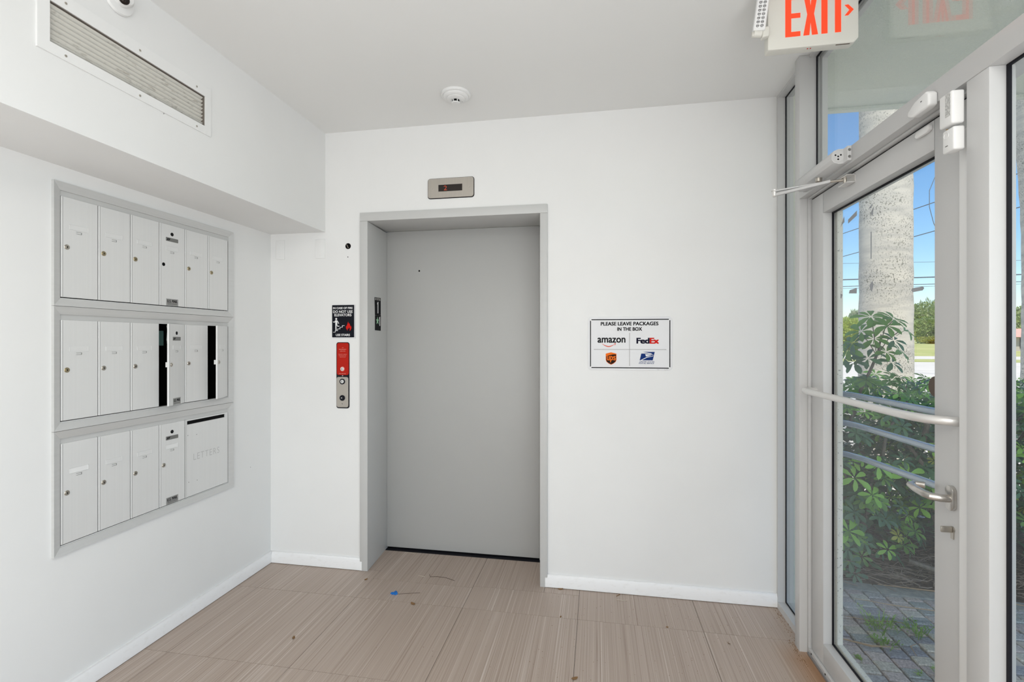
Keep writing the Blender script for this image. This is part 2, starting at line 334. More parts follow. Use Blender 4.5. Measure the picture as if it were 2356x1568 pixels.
def palm_material():
    m = bpy.data.materials.new('palm_trunk_bark'); m.use_nodes = True; nt = m.node_tree; N = nt.nodes; K = nt.links; b = N['Principled BSDF']
    geo = N.new('ShaderNodeNewGeometry')
    def nz(sc, lo, hi, det=5):
        mp = N.new('ShaderNodeMapping'); mp.inputs['Scale'].default_value = sc; K.new(geo.outputs['Position'], mp.inputs[0])
        n = N.new('ShaderNodeTexNoise'); n.inputs['Scale'].default_value = 1; n.inputs['Detail'].default_value = det; K.new(mp.outputs[0], n.inputs[0])
        r = N.new('ShaderNodeMapRange'); r.inputs[1].default_value = lo; r.inputs[2].default_value = hi; K.new(n.outputs[0], r.inputs[0]); return r.outputs[0], n
    f1, _ = nz((75, 75, 60), 0.54, 0.62, 4); f2, _ = nz((2.5, 2.5, 3.5), 0.36, 0.60, 4); f3, n3 = nz((3, 3, 14), 0.4, 0.65)
    mu = N.new('ShaderNodeMath'); mu.operation = 'MULTIPLY'; K.new(f1, mu.inputs[0]); K.new(f2, mu.inputs[1])
    m1 = N.new('ShaderNodeMix'); m1.data_type = 'RGBA'; m1.inputs[6].default_value = (0.63, 0.57, 0.465, 1); m1.inputs[7].default_value = (0.48, 0.44, 0.37, 1); K.new(f3, m1.inputs[0])
    m2 = N.new('ShaderNodeMix'); m2.data_type = 'RGBA'; m2.inputs[7].default_value = (0.20, 0.185, 0.14, 1); K.new(mu.outputs[0], m2.inputs[0]); K.new(m1.outputs[2], m2.inputs[6])
    K.new(m2.outputs[2], b.inputs['Base Color']); b.inputs['Roughness'].default_value = 0.95
    bp = N.new('ShaderNodeBump'); bp.inputs['Strength'].default_value = 0.4; bp.inputs['Distance'].default_value = 0.01; K.new(n3.outputs[0], bp.inputs['Height']); K.new(bp.outputs[0], b.inputs['Normal'])
    return m
m_palm = palm_material()

# ================================================================== THE SETTING
CEIL = 2.745; BACK = 2.808; LEFT = -2.086; SOF = -1.70; REAR = -3.6
# floor: slab and 24-inch tiles
fl = MB().box(-2.30, 1.03, REAR, 3.30, -0.15, -0.0035).build('floor', m_joint, kind='structure', smooth=0)
def tile(x0, x1, y0, y1):
    g = 0.0009; MB().box(x0+g, x1-g, y0+g, y1-g, -0.0034, 0.0).build('tile', m_floor, fl, smooth=0)
xs = [LEFT-0.02, -1.944, -1.330, -0.712, -0.100, 0.515, 0.955]
ys = [REAR, -3.41, -2.80, -2.21, -1.61, -1.02, -0.44, 0.14, 0.73, 1.32, 1.91, 2.50, 2.815]
for j in range(len(ys)-1):
    for i in range(len(xs)-1):
        if j == len(ys)-2 and i in (2, 3): continue
        tile(xs[i], xs[i+1], ys[j], ys[j+1])
for (a, b_, c, d) in ((-1.330, -0.712, 2.50, 2.715), (-0.712, -0.100, 2.50, 2.735), (-1.330, -0.712, 2.715, 3.13), (-0.712, -0.300, 2.735, 3.13), (-0.300, -0.100, 2.735, 2.815), (-1.45, -1.330, 2.815, 3.13)): tile(a, b_, c, d)
# ceiling
MB().box(-2.30, 1.03, REAR-0.1, 3.30, CEIL, CEIL+0.20).build('ceiling', m_ceil, kind='structure', smooth=0)
# left wall with the mailbox opening
wl_ = MB()
OY0, OY1, OZ0, OZ1 = 1.545, 2.455, 0.600, 2.043
wl_.box(LEFT-0.42, LEFT, REAR, OY0, 0, CEIL); wl_.box(LEFT-0.42, LEFT, OY1, BACK, 0, CEIL)
wl_.box(LEFT-0.42, LEFT, OY0, OY1, 0, OZ0); wl_.box(LEFT-0.42, LEFT, OY0, OY1, OZ1, CEIL)
wl_.box(LEFT-0.45, LEFT-0.40, OY0, OY1, OZ0, OZ1)
wl_.build('wall_left', m_wall, kind='structure', smooth=0)
# back wall around the elevator opening; its outer corner returns outside the glass front
wb = MB()
wb.box(LEFT-0.42, -1.4585, BACK, 3.30, 0, CEIL); wb.box(-0.286, 0.951, BACK, 3.30, 0, CEIL); wb.box(-1.4585, -0.286, BACK, 3.30, 2.2265, CEIL)
wb.build('wall_back', m_wall, kind='structure', smooth=0)
MB().box(LEFT-0.42, 1.03, REAR-0.12, REAR, 0, CEIL).build('wall_rear', m_wall, kind='structure', smooth=0)
# dropped soffit over the mailboxes with the air duct opening
sf = MB(); VY0, VY1, VZ0, VZ1 = 1.240, 1.850, 2.372, 2.502; SB = 2.120
sf.box(LEFT, SOF-0.02, REAR, BACK, SB, SB+0.03)
for a in ((REAR, VY0, SB, CEIL), (VY1, BACK, SB, CEIL), (VY0, VY1, SB, VZ0), (VY0, VY1, VZ1, CEIL)): sf.box(SOF-0.02, SOF, a[0], a[1], a[2], a[3])
bmesh.ops.remove_doubles(sf.bm, verts=sf.bm.verts, dist=1e-5)
sf.build('wall_soffit', m_wall, kind='structure', smooth=0)
# baseboards
def baseboard(name, prof_axis, a, b, ends=None):
    prof = [(0, 0.0022), (0.016, 0.0022), (0.016, 0.055), (0.011, 0.066), (0.009, 0.074), (0, 0.075)]
    mb = MB()
    if prof_axis == 'back': mb.prism(prof, lambda u, v, w: (w, BACK - u, v), a, b)
    else: mb.prism(prof, lambda u, v, w: (LEFT + u, w, v), a, b)
    mb.bevel(0.0015, 1)
    return mb.build(name, m_base, kind='structure')
baseboard('baseboard_left', 'left', REAR, BACK)
baseboard('baseboard_back', 'back', LEFT+0.016, -1.4435)
baseboard('baseboard_back', 'back', -0.300, 0.951)

# ---------------------------------------------------------------- elevator doorway (door_1)
d1 = bpy.data.objects.new('door_1', None); COL.objects.link(d1); d1.location = (-0.87, 3.13, 0); WORLD[d1.name] = Vector((-0.87, 3.13, 0)); d1['kind'] = 'structure'
FY = 2.793
MB().box(-1.4315, -0.372, 3.132, 3.17, 0.012, 2.182).bevel(0.002).build('door_panel', m_edoor, d1)
MB().box(-1.44, -0.30, 3.150, 3.19, 0.0, 0.012).build('bottom_gap', m_black, d1)
MB().box(-1.44, -0.30, 3.10, 3.190, -0.002, 0.001).build('door_sill', m_gasket, d1)
mb = MB().prism([(-1.4581, FY), (-1.4056, FY), (-1.4315, 3.132), (-1.4315, 3.17), (-1.4581, 3.17)], lambda u, v, w: (u, v, w), 0, 2.1745).bevel(0.0025)
jl = mb.build('door_jamb', m_frame2, d1)
mb = MB().prism([(-0.329, FY), (-0.2857, FY), (-0.2857, 3.17), (-0.372, 3.17), (-0.372, 3.132), (-0.345, 3.132)], lambda u, v, w: (u, v, w), 0, 2.1745).bevel(0.0025)
mb.build('door_jamb', m_frame2, d1)
MB().hexa([(-1.4581, FY, 2.1745), (-0.2857, FY, 2.1745), (-0.2857, 3.17, 2.1835), (-1.4581, 3.17, 2.1835), (-1.4581, FY, 2.2269), (-0.2857, FY, 2.2269), (-0.2857, 3.17, 2.2269), (-1.4581, 3.17, 2.2269)]).bevel(0.0025).build('door_header', m_frame2, d1)
MB().lathe([(0, 0.0015), (0.0055, 0.0015), (0.006, 0)], (-1.1969, 3.132, 1.908), (0, -1, 0), 16).build('screw_hole', m_black, d1)

# ---------------------------------------------------------------- glass front on the right
GX = 0.992      # glass plane
def fr(name, *boxes, bev=0.0015, m=None, parent=None, kind='structure'):
    mb = MB()
    for b in boxes: mb.box(*b)
    if bev: mb.bevel(bev)
    return mb.build(name, m or m_frame, parent, kind=kind if parent is None else None)
HZ0, HZ1 = 2.084, 2.1465
fr('trim_1', (0.9175, 1.028, 2.4215, 2.474, -0.002, CEIL-0.001))                                   # post on the hinge side
fr('trim_2', (0.9185, 0.9735, 1.329, 1.401, -0.002, HZ0))                                            # post on the latch side
fr('trim_3', (0.9165, 1.028, REAR, 2.4215, HZ0, HZ1))                                               # transom bar
# narrow side window against the back wall
w1 = fr('window_1', (0.951, 1.028, 2.79, BACK, 0.035, CEIL-0.014), (0.951, 1.028, 2.474, BACK, 0, 0.035), (0.951, 1.028, 2.474, BACK, CEIL-0.014, CEIL), bev=0)
MB().box(GX, GX+0.006, 2.474, 2.79, 0.035, CEIL-0.014).build('glass_pane', m_glass, w1, smooth=0)
fr('gasket', (GX-0.004, GX, 2.783, 2.79, 0.035, CEIL-0.014), (GX-0.004, GX, 2.474, 2.79, 0.035, 0.041), (GX-0.004, GX, 2.474, 2.79, CEIL-0.020, CEIL-0.014), bev=0, m=m_gasket, parent=w1)
# transom window over the door
w2 = fr('window_2', (0.9595, 1.028, REAR, 2.4215, CEIL-0.012, CEIL), (1.006, 1.028, 2.402, 2.4215, HZ1, CEIL-0.012), (1.006, 1.028, REAR, 2.402, CEIL-0.03, CEIL-0.012), bev=0)
MB().box(GX, GX+0.006, REAR, 2.4215, HZ1, CEIL-0.012).build('glass_pane', m_glass2, w2, smooth=0)
fr('gasket', (GX-0.004, GX, 2.4145, 2.4215, HZ1, CEIL-0.012), (GX-0.004, GX, REAR, 2.4145, CEIL-0.019, CEIL-0.012), bev=0, m=m_gasket, parent=w2)
# window beyond the door, running on beside the camera
w3 = fr('window_3', (0.951, 0.990, REAR, 1.329, 0, 0.06), (0.9735, 1.024, 1.398, 1.4085, 0, HZ0), bev=0)
MB().box(0.957, 0.960, REAR, 1.329, 0.06, HZ0).build('glass_pane', m_glass, w3, smooth=0)
fr('gasket', (0.9535, 0.9595, 1.321, 1.329, 0.06, HZ0), (0.9535, 0.9595, REAR, 1.321, HZ0-0.006, HZ0), bev=0, m=m_gasket, parent=w3)
fr('trim_4', (0.951, 1.028, REAR, REAR+0.08, 0, CEIL))

# ---------------------------------------------------------------- entrance door (door_2)
d2 = bpy.data.objects.new('door_2', None); COL.objects.link(d2); d2.location = (0.99, 2.40, 0); WORLD[d2.name] = Vector((0.99, 2.40, 0)); d2['kind'] = 'structure'
DX0, DX1 = 0.960, 1.026
LY0, LY1 = 1.4095, 2.3963
SY0, SY1 = 1.5868, 2.2849; RZ0, RZ1 = 0.1245, 1.983; LZ0, LZ1 = 0.032, 2.070
fr('door_stile', (DX0, DX1, SY1, LY1, LZ0, LZ1), parent=d2)
fr('door_stile', (DX0, DX1, LY0, SY0, LZ0, LZ1), parent=d2)
fr('door_rail', (DX0, DX1, SY0, SY1, RZ1, LZ1), parent=d2)
fr('door_rail', (DX0, DX1, SY0, SY1, LZ0, RZ0), parent=d2)
DG = 1.000
pane = MB().box(DG, DG+0.006, SY0, SY1, RZ0, RZ1).build('glass_pane', m_glass, d2, smooth=0)
fr('gasket', (DG-0.006, DG, SY1-0.007, SY1, RZ0, RZ1), (DG-0.006, DG, SY0, SY0+0.007, RZ0, RZ1), (DG-0.006, DG, SY0, SY1, RZ1-0.006, RZ1), (DG-0.006, DG, SY0, SY1, RZ0, RZ0+0.006), bev=0, m=m_gasket, parent=d2)
fr('glazing_bead', (DG+0.007, DX1+0.002, SY1-0.020, SY1, RZ0, RZ1), (DG+0.007, DX1+0.002, SY0, SY1-0.020, RZ0, RZ0+0.014), bev=0, m=mat('weathered_white_bead', (0.70, 0.69, 0.64, 1), 0.6, noise=((130, 130, 130), 0.62, 0.70, (0.20, 0.20, 0.20, 1))), parent=d2)
# black seal around the leaf and the stop behind it
fr('door_seal', (0.966, 0.972, 2.3963, 2.406, LZ0, 2.0765), (0.966, 0.972, LY0, 2.406, 2.0705, 2.0765), bev=0, m=m_gasket, parent=d2)
fr('door_stop', (0.950, 0.975, 2.4065, 2.4215, 0.0, 2.0835), (0.948, 0.975, 1.401, 2.4065, 2.0765, 2.0835), bev=0.0006, parent=d2)
fr('threshold', (0.945, 1.03, 1.401, 2.4065, 0.0, 0.012), bev=0.0005, m=m_rail, parent=d2)
fr('threshold_strip', (0.949, 0.975, 1.401, 2.4065, 0.012, 0.030), bev=0.0008, parent=d2)
for y in (2.375, 2.24, 1.9): MB().lathe([(0.0045, 0), (0.0042, 0.001), (0, 0.001)], (0.949, y, 0.021), (-1, 0, 0), 10).build('screw', m_black, d2)
# joint lines where stile and rail meet
fr('joint_line', (DX0-0.0003, DX0+0.001, SY0-0.0004, SY0+0.0004, RZ1, LZ1), (DX0-0.0003, DX0+0.001, SY1-0.0004, SY1+0.0004, RZ1, LZ1), bev=0, m=m_rail, parent=d2)
# pull bar inside
def arc(c, r, a0, a1, fn, n=6): return [fn(c[0] + r*math.cos(math.radians(a0+(a1-a0)*i/n)), c[1] + r*math.sin(math.radians(a0+(a1-a0)*i/n))) for i in range(n+1)]
ZB = 1.212; BXr = 0.893
pts = [(DX0, 2.352, ZB)] + arc((BXr+0.040, 2.312), 0.040, 90-50+0, 90-50, lambda x, y: (x, y, ZB), 1)[:0]
pts += [(DX0-0.020, 2.352, ZB), (DX0-0.040, 2.345, ZB), (BXr+0.010, 2.325, ZB), (BXr+0.002, 2.300, ZB), (BXr, 2.27, ZB), (BXr, 1.62, ZB), (BXr+0.004, 1.575, ZB), (BXr+0.016, 1.535, ZB), (BXr+0.036, 1.510, ZB), (DX0-0.012, 1.497, ZB), (DX0, 1.495, ZB)]
MB().tube(pts, 0.0128, 16).build('pull_bar', m_pbar, d2, label='satin white tubular pull bar across the door')
# three grey bars outside
for i, (z0, z1) in enumerate(((1.196, 1.198), (1.068, 1.076), (0.930, 0.958))):
    zc = lambda y: z0 + (z1-z0)*(2.45-y)/0.65
    p = [(DX1, 2.372, zc(2.4)), (1.050, 2.370, zc(2.4)), (1.066, 2.360, zc(2.4)), (1.077, 2.342, zc(2.38)), (1.086, 2.305, zc(2.36)), (1.089, 2.27, zc(2.30)), (1.090, 2.20, zc(2.2)), (1.090, 1.55, zc(1.55)), (1.082, 1.50, zc(1.5)), (1.050, 1.49, zc(1.49)), (DX1, 1.49, zc(1.49))]
    MB().tube(p, 0.0125, 14).build('outer_pull_bar', m_extbar, d2, label='grey metal bar on the outside of the door glass')
# lever handle
ly = 1.513
lv = MB().prism(rrect(0.032, 0.068, 0.0155, 6, ly, 0.9995), on_right(DX0), 0, 0.011).bevel(0.0025).build('handle_plate', m_satin, d2, label='worn oval steel plate of the lever handle')
MB().tube([(DX0, ly, 0.998), (DX0-0.030, ly, 0.998), (DX0-0.047, ly+0.010, 0.999), (DX0-0.052, ly+0.030, 1.000), (DX0-0.050, ly+0.075, 1.002), (DX0-0.042, ly+0.108, 1.003), (DX0-0.026, ly+0.118, 1.004), (DX0-0.006, ly+0.104, 1.004)], [0.0105, 0.0105, 0.0105, 0.0105, 0.010, 0.0098, 0.0098, 0.0098], 14).build('lever_handle', m_satin, d2, label='satin steel lever handle')
MB().tube([(DX1, ly, 0.998), (DX1+0.045, ly+0.005, 0.998), (DX1+0.052, ly+0.03, 0.999), (DX1+0.050, ly+0.118, 1.002)], 0.0098, 12).build('outer_lever_handle', m_satin, d2)
# cylinder with thumb turn
MB().prism([(0.0085*math.cos(a)+0, 0.0085*math.sin(a)) for a in [math.radians(-45+270*i/12) for i in range(13)]] + [(-0.005, -0.026), (0.005, -0.026)][::1], lambda u, v, w: (DX0 - w, ly + u, 0.9137 + v), 0, 0.003).build('lock_cylinder', m_nickel, d2)
MB().box(DX0-0.030, DX0-0.003, ly-0.003, ly+0.003, 0.905, 0.922, Matrix.Translation((0, 0, 0))).bevel(0.002).build('thumb_turn', m_nickel, d2)
MB().lathe([(0, 0.0), (0.031, 0.0), (0.033, 0.006), (0.030, 0.010), (0.014, 0.011), (0.013, 0.016), (0, 0.016)], (DG+0.006, 1.659, 1.292), (1, 0, 0), 32).build('outer_rosette', m_bronze, d2, label='round dark bronze plate outside on the glass edge')
# old tape residue on the glass
def tape(poly):
    MB().prism(poly, on_right(DG), 0.0002, 0.0006).build('tape_residue', m_tape, d2, smooth=0)
tape([(2.192, 1.943), (2.190, 1.918), (2.212, 1.912), (2.222, 1.905)])
tape([(2.093, 1.940), (2.160, 1.921), (2.160, 1.905), (2.093, 1.921)][::1])
tape([(1.985, 1.938), (2.010, 1.925), (1.992, 1.922)]); tape([(1.975, 1.925), (1.998, 1.905), (1.984, 1.890)])
tape([(1.990, 1.835), (1.997, 1.835), (1.997, 1.735), (1.991, 1.735)])
tape([(1.985, 1.652), (2.002, 1.640), (2.000, 1.620), (1.988, 1.612), (1.978, 1.636)])
tape([(2.093, 1.638), (2.148, 1.634), (2.154, 1.622), (2.095, 1.616)])
tape([(2.222, 1.628), (2.205, 1.622), (2.216, 1.606), (2.222, 1.610)])
tape([(1.704, 1.600), (1.755, 1.600), (1.761, 1.594), (1.755, 1.587), (1.706, 1.588), (1.699, 1.594)])

# ================================================================== MAILBOXES
ysd = [1.5638, 1.7095, 1.8535, 2.0000, 2.1475, 2.2965, 2.4389]
FYO0, FYO1 = 1.5315, 2.469; FYI0, FYI1 = 1.5610, 2.4415
DF = LEFT + 0.001     # face of the doors
def mailbox_unit(B, Ht, label, row):
    t = thing('mailbox_unit', label, 'mailbox', (LEFT, 2.0, B), 'aluminium mailbox banks in the left wall')
    zi0, zi1 = B + 0.030, B + Ht - 0.031
    dz0, dz1 = B + 0.037, B + 0.437
    if row == 1: zi1 = B + Ht - 0.030
    # mitred frame: proud ridge near the outside, sloping in to the doors
    prof = [(0.0, 0.0), (0.0, 0.007), (0.004, 0.013), (1.0, 0.002), (1.0, -0.012)]   # (fraction from outer to inner edge, height)
    def member(pO0, pO1, pI0, pI1):
        mb = MB(); A = []; Bv = []
        for f, h in prof:
            A.append(mb.bm.verts.new((LEFT + h, pO0[0] + (pI0[0]-pO0[0])*f, pO0[1] + (pI0[1]-pO0[1])*f)))
            Bv.append(mb.bm.verts.new((LEFT + h, pO1[0] + (pI1[0]-pO1[0])*f, pO1[1] + (pI1[1]-pO1[1])*f)))
        n = len(prof)
        for i in range(n): mb.bm.faces.new([A[i], A[(i+1) % n], Bv[(i+1) % n], Bv[i]])
        mb.bm.faces.new(A[::-1]); mb.bm.faces.new(Bv)
        mb.build('frame_member', m_alu_fr, t, smooth=20)
    e = 0.0004
    O = [(FYO0, B+e), (FYO1, B+e), (FYO1, B+Ht-e), (FYO0, B+Ht-e)]; I = [(FYI0, zi0), (FYI1, zi0), (FYI1, zi1), (FYI0, zi1)]
    for k in range(4): member(O[k], O[(k+1) % 4], I[k], I[(k+1) % 4])
    # body: lintel strip, shell coloured black for the shade inside, dividers
    cols = ysd if row != 3 else [ysd[0], ysd[1], ysd[2], ysd[3], ysd[4], ysd[6]]
    MB().box(LEFT-0.030, DF-0.006, FYI0-0.004, FYI1+0.004, dz1, zi1+0.010).build('lintel_strip', m_alu_fr, t, smooth=0)
    MB().box(LEFT-0.030, DF-0.004, FYI0-0.004, FYI1+0.004, zi0-0.008, dz0-0.0035).build('sill_strip', m_alu, t, smooth=0)
    sh = MB(); x0, x1 = LEFT-0.38, LEFT-0.024
    sh.box(x0, x0+0.003, FYI0-0.006, FYI1+0.006, B+0.016, B+Ht-0.016)
    sh.box(x0, x1, FYI0-0.006, FYI1+0.006, B+0.016, B+0.026); sh.box(x0, x1, FYI0-0.006, FYI1+0.006, B+Ht-0.026, B+Ht-0.016)
    for y in cols: sh.box(x0, x1, y-0.0012, y+0.0012, B+0.02, B+Ht-0.02)
    sh.build('cabinet_shell', m_black, t, smooth=0)
    for i in range(len(cols)-1):
        y0, y1 = cols[i] + 0.0022, cols[i+1] - 0.0022
        special = (i == 3); letters = (row == 3 and i == 4)
        ang = 0.0
        if row == 2 and i == 3: ang = 18.0
        elif row == 2 and i == 5: ang = 20.5
        name = 'mailbox_door' if not letters else 'letter_drop_panel'
        D0 = Vector((DF, y1, 0))
        R = Matrix.Translation(D0) @ Matrix.Rotation(math.radians(ang), 4, 'Z') @ Matrix.Translation(-D0)
        fn = lambda u, v, w: tuple(R @ Vector((DF + w, u, v)))
        dm = MB()
        if letters:   # panel with a real slot
            sy0, sy1, sz0, sz1 = y0+0.010, y1-0.020, B+0.411, B+0.430
            dm.box(DF-0.005, DF, y0, y1, dz0, sz0); dm.box(DF-0.005, DF, y0, y1, sz1, dz1)
            dm.box(DF-0.005, DF, y0, sy0, sz0, sz1); dm.box(DF-0.005, DF, sy1, y1, sz0, sz1)
            bmesh.ops.remove_doubles(dm.bm, verts=dm.bm.verts, dist=1e-5)
            dm.box(DF-0.03, DF-0.009, y0+0.004, y1-0.004, sz0-0.01, sz1+0.004)
            bmesh.ops.dissolve_limit(dm.bm, angle_limit=0.02, verts=dm.bm.verts, edges=dm.bm.edges)
        else:
            dm.box(DF-0.009, DF, y0, y1, dz0, dz1).bevel(0.0012, 1)
            for v in dm.bm.verts: v.co = R @ v.co
        door = dm.build(name, m_alu, t)
        # fine score line along the hinge edge of each door
        sc = MB().prism([(y0+0.0052, dz0+0.002), (y0+0.0060, dz0+0.002), (y0+0.0060, dz1-0.002), (y0+0.0052, dz1-0.002)], fn, 0, 0.00025)
        sc.build('edge_line', m_plate, door, smooth=0)
        if letters:
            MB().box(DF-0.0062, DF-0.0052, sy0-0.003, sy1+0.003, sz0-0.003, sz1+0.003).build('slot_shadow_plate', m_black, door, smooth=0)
            tx = MB(); text(tx, 'LETTERS', y0+0.050, y1-0.062, B+0.219, B+0.253, fn, bold=-0.012, w=0.0004, spacing=1.15)
            tx.build('lettering', mat('embossed_letters', (0.50, 0.50, 0.49, 1), 0.5), door, smooth=0)
            for (yy, zz) in ((0.015, 0.355), (0.070, 0.350), (0.020, 0.112), (0.074, 0.108)):
                MB().lathe([(0.0022, 0), (0.0018, 0.0008), (0, 0.0008)], (DF, y0+yy, B+zz), (1, 0, 0), 8).build('rivet', m_plate, door)
            continue
        zl = B + 0.2375; yc = y0 + 0.0665; yl = y0 + 0.0205
        if row == 1 and special:
            MB().prism([(yl + 0.0085*math.cos(a)*(1.0), zl + 0.0088*math.sin(a)) for a in [2*PI*k/18 for k in range(18)]], fn, -0.001, 0.0004).build('lock_hole', m_black, door, smooth=0)
        else:
            c = R @ Vector((DF, yl, zl)); ax = R.to_3x3() @ Vector((1, 0, 0))
            mlk = m_brass if (row == 1 and i in (1, 2, 4, 5)) or i in (0,) and row == 2 else m_nickel
            MB().lathe([(0.0102, 0), (0.0102, 0.0015), (0.0092, 0.0026), (0.0070, 0.0022), (0.0066, 0.0034), (0, 0.0034)], c, ax, 24).build('lock', mlk, door)
            MB().prism([(yl-0.0012, zl-0.0042), (yl+0.0012, zl-0.0042), (yl+0.0016, zl+0.0010), (yl+0.0022, zl+0.003), (yl-0.0022, zl+0.003), (yl-0.0016, zl+0.0010)], fn, 0.003, 0.0037).build('keyhole', m_black, door, smooth=0)
        # name slot: thin raised rim and the card
        zs = zl + 0.0835; hw, hh = (0.0365, 0.0105) if not special else (0.034, 0.0105); rim = MB()
        if special: yc = y0 + 0.068
        for (a, b, c_, d) in ((-hw, hw, hh-0.0010, hh), (-hw, hw, -hh, -hh+0.0006), (hw-0.0010, hw, -hh, hh), (-hw, -hw+0.0006, -hh, hh)):
            rim.prism([(yc+a, zs+c_), (yc+b, zs+c_), (yc+b, zs+d), (yc+a, zs+d)], fn, 0, 0.0014)
        rim.build('name_slot_rim', m_slot, door, smooth=0)
        card = (row == 3 and i in (0, 3))
        MB().prism([(yc-hw+0.001, zs-hh+0.001), (yc+hw-0.001, zs-hh+0.001), (yc+hw-0.001, zs+hh-0.001), (yc-hw+0.001, zs+hh-0.001)], fn, 0, 0.0005).build('name_card' if card else 'name_slot', m_slotp if card else m_slot, door, smooth=0)
        zt = zl + 0.0640; tb = MB()
        for (a, b, c_, d) in ((-0.0105, 0.0105, 0.0030, 0.0042), (-0.0105, 0.0105, -0.0042, -0.0030), (0.0088, 0.0105, -0.0042, 0.0042)):
            tb.prism([(yc+a, zt+c_), (yc+b, zt+c_), (yc+b, zt+d), (yc+a, zt+d)], fn, 0, 0.0008)
        tb.build('card_tab', m_plate, door, smooth=0)
        if special:
            zc_ = zl + 0.155
            MB().prism([(yc + 0.0088*math.cos(a), zc_ + 0.0088*math.sin(a)) for a in [2*PI*k/20 for k in range(20)]], fn, -0.001, 0.0005).build('button_hole', m_black, door, smooth=0)
            MB().prism([(yc + 0.0042*math.cos(a), zc_ + 0.0042*math.sin(a)) for a in [2*PI*k/14 for k in range(14)]], fn, 0.0005, 0.0012).build('button', m_gasket, door)
            zp = zl + 0.127
            MB().prism(rrect(0.070, 0.0185, 0.002, 2, yc, zp), fn, 0, 0.0008).build('maker_plate', m_plate, door, smooth=0)
            lg = MB(); lg.prism([(yc-0.031, zp-0.005), (yc-0.024, zp-0.005), (yc-0.019, zp+0.005), (yc-0.026, zp+0.005)], fn, 0.0008, 0.0011)
            lg.prism([(yc-0.021, zp-0.005), (yc-0.018, zp-0.005), (yc-0.010, zp+0.005), (yc-0.017, zp+0.005)], fn, 0.0008, 0.0011); lg.build('maker_mark', m_ink, door, smooth=0)
            zu = B + 0.055
            MB().prism([(yc-0.033, zu-0.0175), (yc+0.035, zu-0.0175), (yc+0.035, zu+0.0165), (yc-0.033, zu+0.0165)], fn, 0, 0.0007).build('mail_plate', mat('mail_plate', (0.36, 0.36, 0.35, 1), 0.4, 0.4), door, smooth=0)
            tx = MB(); text(tx, 'U.S. MAIL', yc-0.028, yc+0.030, zu-0.002, zu+0.0125, fn, 0.0, 0.0010, thick=0.0008)
            tx.prism([(yc-0.028, zu-0.0062), (yc+0.031, zu-0.0062), (yc+0.031, zu-0.0054), (yc-0.028, zu-0.0054)], fn, 0.0007, 0.001)
            text(tx, 'APPROVED BY POSTMASTER', yc-0.026, yc+0.028, zu-0.0125, zu-0.0085, fn, 0.0, 0.0010)
            tx.build('lettering', m_ink, door, smooth=0)
        if ang:      # latch seen from the side on the open doors
            MB().box(DF-0.024, DF-0.009, yl-0.004, yl+0.004, zl-0.012, zl+0.012, R).build('lock_cam', m_slot, door, smooth=0)
    if row == 2:
        MB().box(LEFT-0.11, LEFT-0.105, 2.006, 2.125, B+0.330, B+0.405).build('intercom_card', m_teal, t, smooth=0)
        MB().tube([(LEFT-0.07, 2.118, B+0.34), (LEFT-0.055, 2.120, B+0.37), (LEFT-0.06, 2.12, B+0.385)], 0.007, 8).build('bell_fitting', m_slotp, t)
        MB().tube([(LEFT-0.07, 2.12, B+0.32), (LEFT-0.06, 2.10, B+0.36), (LEFT-0.07, 2.115, B+0.41), (LEFT-0.05, 2.09, B+0.43)], 0.0016, 6).build('bell_wire', m_slotp, t)
    return t
mailbox_unit(1.5672, 0.4885, 'top bank of six shut aluminium mailboxes, one with an empty lock hole', 1)
mailbox_unit(1.0767, 0.4900, 'middle bank of mailboxes with two doors hanging open', 2)
mailbox_unit(0.5865, 0.4897, 'bottom mailbox bank with the wide LETTERS drop panel', 3)

# ================================================================== AIR GRILLE on the soffit
g = thing('air_grille', 'long white louvred air return grille high on the soffit', 'air vent', (SOF, 1.545, 2.437))
mb = MB()
for a in ((1.205, VY0, 2.337, 2.548), (VY1, 1.8825, 2.337, 2.548), (VY0, VY1, 2.337, VZ0), (VY0, VY1, VZ1, 2.548)): mb.box(SOF, SOF+0.006, a[0], a[1], a[2], a[3])
bmesh.ops.remove_doubles(mb.bm, verts=mb.bm.verts, dist=1e-5); mb.build('grille_frame', m_plast, g, smooth=0)
mb = MB()
for (a, b, c, d) in ((VY0, VY1, VZ0, VZ0+0.002), (VY0, VY1, VZ1-0.002, VZ1), (VY0, VY0+0.002, VZ0, VZ1), (VY1-0.002, VY1, VZ0, VZ1)): mb.box(SOF-0.045, SOF+0.002, a, b, c, d)
mb.box(SOF-0.06, SOF-0.055, VY0-0.01, VY1+0.01, VZ0-0.01, VZ1+0.01)
mb.build('duct_collar', mat('dark_duct', (0.16, 0.14, 0.12, 1), 0.9), g, smooth=0)  # collar and back sheet coloured dark
m_slat = mat('dusty_white_slat', (0.74, 0.72, 0.66, 1), 0.6, noise=((60, 30, 90), 0.58, 0.72, (0.50, 0.47, 0.42, 1)))
for i in range(8):
    z = VZ0 + 0.0075 + i*0.0160
    MB().hexa([(SOF-0.004, VY0+0.002, z+0.0062), (SOF-0.0195, VY0+0.002, z-0.0052), (SOF-0.0195, VY1-0.002, z-0.0052), (SOF-0.004, VY1-0.002, z+0.0062),
               (SOF-0.005, VY0+0.002, z+0.0072), (SOF-0.0205, VY0+0.002, z-0.0042), (SOF-0.0205, VY1-0.002, z-0.0042), (SOF-0.005, VY1-0.002, z+0.0072)]).build('slat', m_slat, g, smooth=0)
for y in (1.286, 1.543, 1.8044):
    for z in (2.5222, 2.352):
        MB().lathe([(0.0042, 0), (0.0038, 0.0016), (0.0012, 0.0018), (0.0010, 0.0008), (0, 0.0008)], (SOF+0.006, y, z), (1, 0, 0), 12).build('screw', m_nickel, g)

